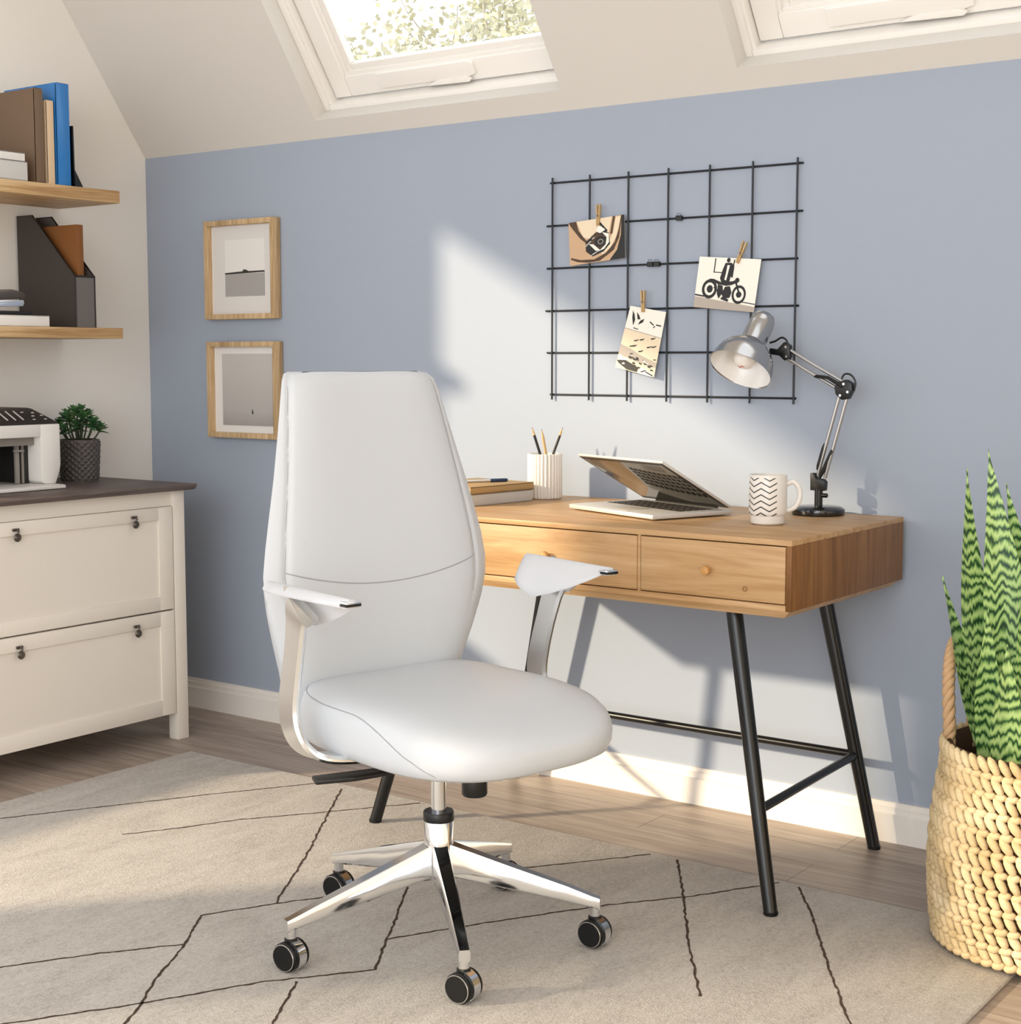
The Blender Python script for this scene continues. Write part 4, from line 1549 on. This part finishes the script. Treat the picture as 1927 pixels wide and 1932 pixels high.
def seat_pt(th_, q):
    i = min(int(q), len(SPROF) - 2)
    f_ = q - i
    ins = SPROF[i][0] * (1 - f_) + SPROF[i + 1][0] * f_
    z = SPROF[i][1] * (1 - f_) + SPROF[i + 1][1] * f_
    a_, l_ = seat_outline(th_, ins)
    u = max(0.0, (a_ - .06) / (SA1 - .06))
    k = (z - .440) / .08
    z -= .052 * u ** 2.2 * max(0, k)
    z += .010 * max(0, (-a_ - .05) / .16) * max(0, k)
    z -= .006 * (1 - min(1, abs(l_) / .2)) * max(0, k) * (1 - u)
    return Vector((a_, l_, z + ZR))


NS = 88
bm = NB()
rings = [[seat_pt(2 * pi * j / NS, i) for j in range(NS)] for i in range(len(SPROF))]
loft(bm, rings, 0, True)
seat = obj('seat', bm, 'leather', ch, local=True, sharp=80)
bm = NB()
for sg in (-1, 1):
    pts = []
    for k in range(33):
        u = k / 32
        th_ = (radians(157) * (1 - u) + radians(40) * u) * sg
        q = 6.6 - .25 * u - 5.8 * max(0, (u - .55) / .45) ** 1.6
        p = seat_pt(th_, max(.4, q))
        pts.append(p)
    tube(bm, pts, .0011, 6)
obj('piping', bm, 'seam', seat, local=True)
bm = NB()
box(bm, -.17, .16, -.150, .150, .392 + ZR, .410 + ZR, .006)
box(bm, -.085, .085, -.065, .065, .362 + ZR, .392 + ZR, .008)
obj('mechanism', bm, 'black', ch, local=True)
bm = NB()
tube(bm, [(.06, -.06, .378 + ZR), (.055, -.17, .386 + ZR)], .0055, 10)
prism(bm, [(.070, -.150), (.034, -.156), (.000, -.288), (.034, -.302), (.060, -.235)],   .009, 'z', .374 + ZR, 0, .003)
obj('lever', bm, 'black', ch, local=True)
bm = NB()
KP = Vector((.135, -.020, 0))
lathe(bm, [(.010, .372), (.021, .368), (.0240, .362), (.0240, .330), (.0215, .326), (.004, .325)], 24, 0, Matrix.Translation((KP.x, KP.y, ZR)))
obj('tension_knob', bm, 'black', ch, local=True)

# backrest ------------------------------------------------------------
BPRO = [  # z, half width, front a, back a
    (.405, .175, -.200, -.232), (.430, .188, -.188, -.240), (.47, .200, -.176, -.246), (.52, .213, -.167, -.250), (.58, .235, -.161, -.252), (.64, .256, -.159, -.254),
    (.685, .268, -.161, -.256), (.72, .270, -.164, -.258), (.77, .262, -.168, -.260), (.83, .248, -.176, -.262), (.90, .230, -.187, -.265),
    (.97, .213, -.200, -.270), (1.03, .199, -.212, -.275), (1.065, .191, -.219, -.279), (1.088, .184, -.226, -.280), (1.100, .174, -.236, -.276), (1.104, .158, -.246, -.268)]


def bpro(z):
    for i in range(len(BPRO) - 1):
        if BPRO[i][0] <= z <= BPRO[i + 1][0]:
            f_ = (z - BPRO[i][0]) / (BPRO[i + 1][0] - BPRO[i][0])
            return [BPRO[i][k] * (1 - f_) + BPRO[i + 1][k] * f_ for k in range(1, 4)]
    return list(BPRO[-1][1:]) if z > 1 else list(BPRO[0][1:])


def seam_at(z):
    return .850 + .095 * max(0, (z - .70) / .40) ** 1.3


def back_front(l_, z, groove=True):
    """front surface of the cushion at (l, z)"""
    hw, fa, ba = bpro(z)
    q = min(1, abs(l_) / hw)
    a_ = fa + .012 * q ** 2 - q ** 6 * .034
    if groove and z > .60:
        k = min(1, (z - .60) / .12)
        a_ -= .0055 * k * math.exp(-((q - seam_at(z)) / .022) ** 2)
    return a_


def back_ring(z):
    hw, fa, ba = bpro(z)
    # the shell behind is nearly as wide as the front low down, narrower above
    bw = 1.0 - .10 * max(0, min(1, (z - .50) / .22))
    be = ba - .022 * max(0, min(1, (.80 - z) / .30))
    r = []
    K = 72
    for k in range(K + 1):
        q = -1 + 2 * k / K
        q = math.copysign(abs(q) ** .62, q)
        r.append(Vector((back_front(q * hw, z), q * hw, z + ZR)))
    for k in range(24 - 1, 0, -1):
        q = -1 + 2 * k / 24
        q = math.copysign(abs(q) ** .6, q)
        r.append(Vector((be + .030 * abs(q) ** 5.0, q * hw * (bw + (1 - bw) * abs(q) ** 12 * .3), z + ZR)))
    return r


zs = []
for i in range(len(BPRO) - 1):
    zs += [BPRO[i][0] + (BPRO[i + 1][0] - BPRO[i][0]) * s / 3 for s in range(3)]
zs.append(BPRO[-1][0])
bm = NB()
loft(bm, [back_ring(z) for z in zs], 0, True)
back = obj('backrest', bm, 'leather', ch, local=True, sharp=80)
bm = NB()
zu = [.50 + .0115 * i for i in range(51)]
for sg in (-1, 1):
    tube(bm, [Vector((back_front(sg * (bpro(z)[0] * seam_at(z)), z) + .0001, sg * bpro(z)[0] * seam_at(z), z + ZR)) for z in zu if z > .64], .0010, 6)
pts = []
for k in range(41):
    q = -1 + k / 20
    z = .690 + .036 * q * q
    l_ = q * bpro(z)[0] * seam_at(z)
    pts.append(Vector((back_front(l_, z) + .0002, l_, z + ZR)))
tube(bm, pts, .0012, 6)
obj('piping', bm, 'seam', back, local=True)
# bracket joining back and seat
bm = NB()
pts = smoothpath([(-.08, 0, .398 + ZR), (-.20, 0, .396 + ZR), (-.262, 0, .43 + ZR), (-.262, 0, .56 + ZR)], 6)
rings = []
for i, p in enumerate(pts):
    tg = (pts[min(i + 1, len(pts) - 1)] - pts[max(i - 1, 0)]).normalized()
    nn = tg.cross(Vector((0, 1, 0))).normalized()
    rings.append([p + Vector((0, .03, 0)) + nn * .004, p + Vector((0, -.03, 0)) + nn * .004, p + Vector((0, -.03, 0)) - nn * .004, p + Vector((0, .03, 0)) - nn * .004])
loft(bm, rings, 0, True)
obj('back_bracket', bm, 'black', ch, local=True)

# arms ----------------------------------------------------------------
for sg in (-1, 1):
    bm = NB()
    rings = []
    K = 22
    for i in range(K + 1):
        u = i / K
        a_ = -.098 + .255 * u
        e_ = min(1, (u + .03) / .16) ** .55
        outer = .336 - .020 * u ** 1.6 - .018 * (1 - e_)
        wdt = (.056 * (1 - u ** 1.4) ** .8 + .024) * (.45 + .55 * e_)
        drop = .080 * (1 - u ** 1.5) ** .95 * (.34 + .66 * min(1, (u + .02) / .30) ** .8) + .006
        if i == 0:
            wdt *= .75; drop *= .8
        zt_ = .728 + ZR - .004 * u
        top = []
        NT_ = 12
        for s_ in range(NT_ + 1):
            q = s_ / NT_
            l_ = outer - wdt * q
            if q < .33:
                z_ = zt_ - .013 * ((.33 - q) / .33) ** 1.7
            else:
                z_ = zt_ - drop * ((q - .33) / .67) ** 1.7
            top.append((l_, z_))
        bot = []
        for s_ in range(NT_, -1, -1):
            q = s_ / NT_
            l_ = outer - .002 - (wdt - .004) * q
            zz_ = zt_ - .013 * ((.33 - q) / .33) ** 1.7 if q < .33 else zt_ - drop * ((q - .33) / .67) ** 1.7
            bot.append((l_, zz_ - .0035 - .008 * sin(pi * q)))
        rings.append([Vector((a_, sg * l_, z_)) for l_, z_ in top + bot])
    loft(bm, rings, 0, True)
    ap = obj('armrest', bm, 'armpad', ch, local=True, sharp=70)
    bm = NB()
    box(bm, .138, .164, sg * .304 - .015, sg * .304 + .015, .7095 + ZR, .7200 + ZR, .003)
    box(bm, .145, .1655, sg * .304 - .0165, sg * .304 + .0135, .7118 + ZR, .7165 + ZR, .0005, 1)
    obj('tip', bm, ['chrome', 'black'], ap, local=True)
    # chrome support: flares under the pad, drops, and turns in under the seat
    sec = [  # a centre, half width a, l, z, direction of thickness (0 = l, 1 = z)
        (.012, .050, .314, .7000, .55), (.006, .042, .312, .692, .40), (-.004, .034, .311, .682, .22), (-.014, .028, .307, .655, .05), (-.030, .026, .303, .60, 0), (-.044, .027, .301, .55, 0), (-.054, .029, .300, .50, 0),
        (-.048, .028, .298, .462, .10), (-.034, .029, .290, .434, .40), (-.018, .029, .272, .416, .80), (0.0, .028, .245, .408, 1.0), (.015, .026, .19, .404, 1.0), (.02, .024, .12, .403, 1.0)]
    bm = NB()
    rings = []
    P3 = [Vector((s[0], sg * s[2], s[3] + ZR)) for s in sec]
    PS = smoothpath(P3, 4)
    HW = []
    for i in range(len(sec) - 1):
        for s in range(4):
            HW.append(sec[i][1] * (1 - s / 4) + sec[i + 1][1] * s / 4)
    HW.append(sec[-1][1])
    for i, p in enumerate(PS):
        tg = (PS[min(i + 1, len(PS) - 1)] - PS[max(i - 1, 0)]).normalized()
        wv = Vector((1, 0, 0)); wv = (wv - tg * wv.dot(tg)).normalized()
        nv = tg.cross(wv).normalized() * sg
        t_ = .0075
        h = HW[i]
        rings.append([p + wv * h * .82 + nv * t_, p + wv * h + nv * t_ * .3, p + wv * h - nv * t_ * .3, p + wv * h * .82 - nv * t_,
                      p - wv * h * .82 - nv * t_, p - wv * h - nv * t_ * .3, p - wv * h + nv * t_ * .3, p - wv * h * .82 + nv * t_])
    loft(bm, rings, 0, True)
    obj('arm_support', bm, 'satin', ch, local=True)

# ================================================================ TREE OUTSIDE
tr_ = thing('tree', 'hazy leafy tree seen outside through the left roof window', 'tree', (-3.5, 7.2, 0))
bm = NB()
tips = []
random.seed(21)


def branch(p, d, L_, r, lev):
    pts = [p]
    for k in range(4):
        d = (d + Vector((random.uniform(-.18, .18), random.uniform(-.18, .18), random.uniform(-.06, .14)))).normalized()
        pts.append(pts[-1] + d * L_ / 4)
    tube(bm, pts, [r, r * .88, r * .76, r * .64, r * .52], 6)
    if lev == 0:
        tips.extend(pts[1:])
        return
    if lev <= 2:
        tips.append(pts[-1])
    for k in range(3 if lev > 1 else 4):
        ax = Vector((random.uniform(-1, 1), random.uniform(-1, 1), random.uniform(-.25, .8))).normalized()
        branch(pts[random.choice((2, 3, 4))], (d * .6 + ax * .8).normalized(), L_ * random.uniform(.58, .78), r * .5, lev - 1)


branch(Vector((-3.5, 7.2, -.2)), Vector((0, 0, 1)), 2.6, .13, 4)
obj('trunk', bm, 'bark', tr_)
bm = NB()
for p in tips:
    for k in range(17):
        c_ = p + Vector((random.gauss(0, .13), random.gauss(0, .13), random.gauss(0, .11)))
        d = Vector((random.uniform(-1, 1), random.uniform(-1, 1), random.uniform(-1, .4))).normalized()
        s = d.orthogonal().normalized() * random.uniform(.016, .028)
        L_ = random.uniform(.05, .085)
        face(bm, [c_, c_ + d * L_ * .5 + s, c_ + d * L_, c_ + d * L_ * .5 - s])
fo = obj('foliage', bm, 'treeleaf', tr_, recalc=False)
fo['kind'] = 'stuff'
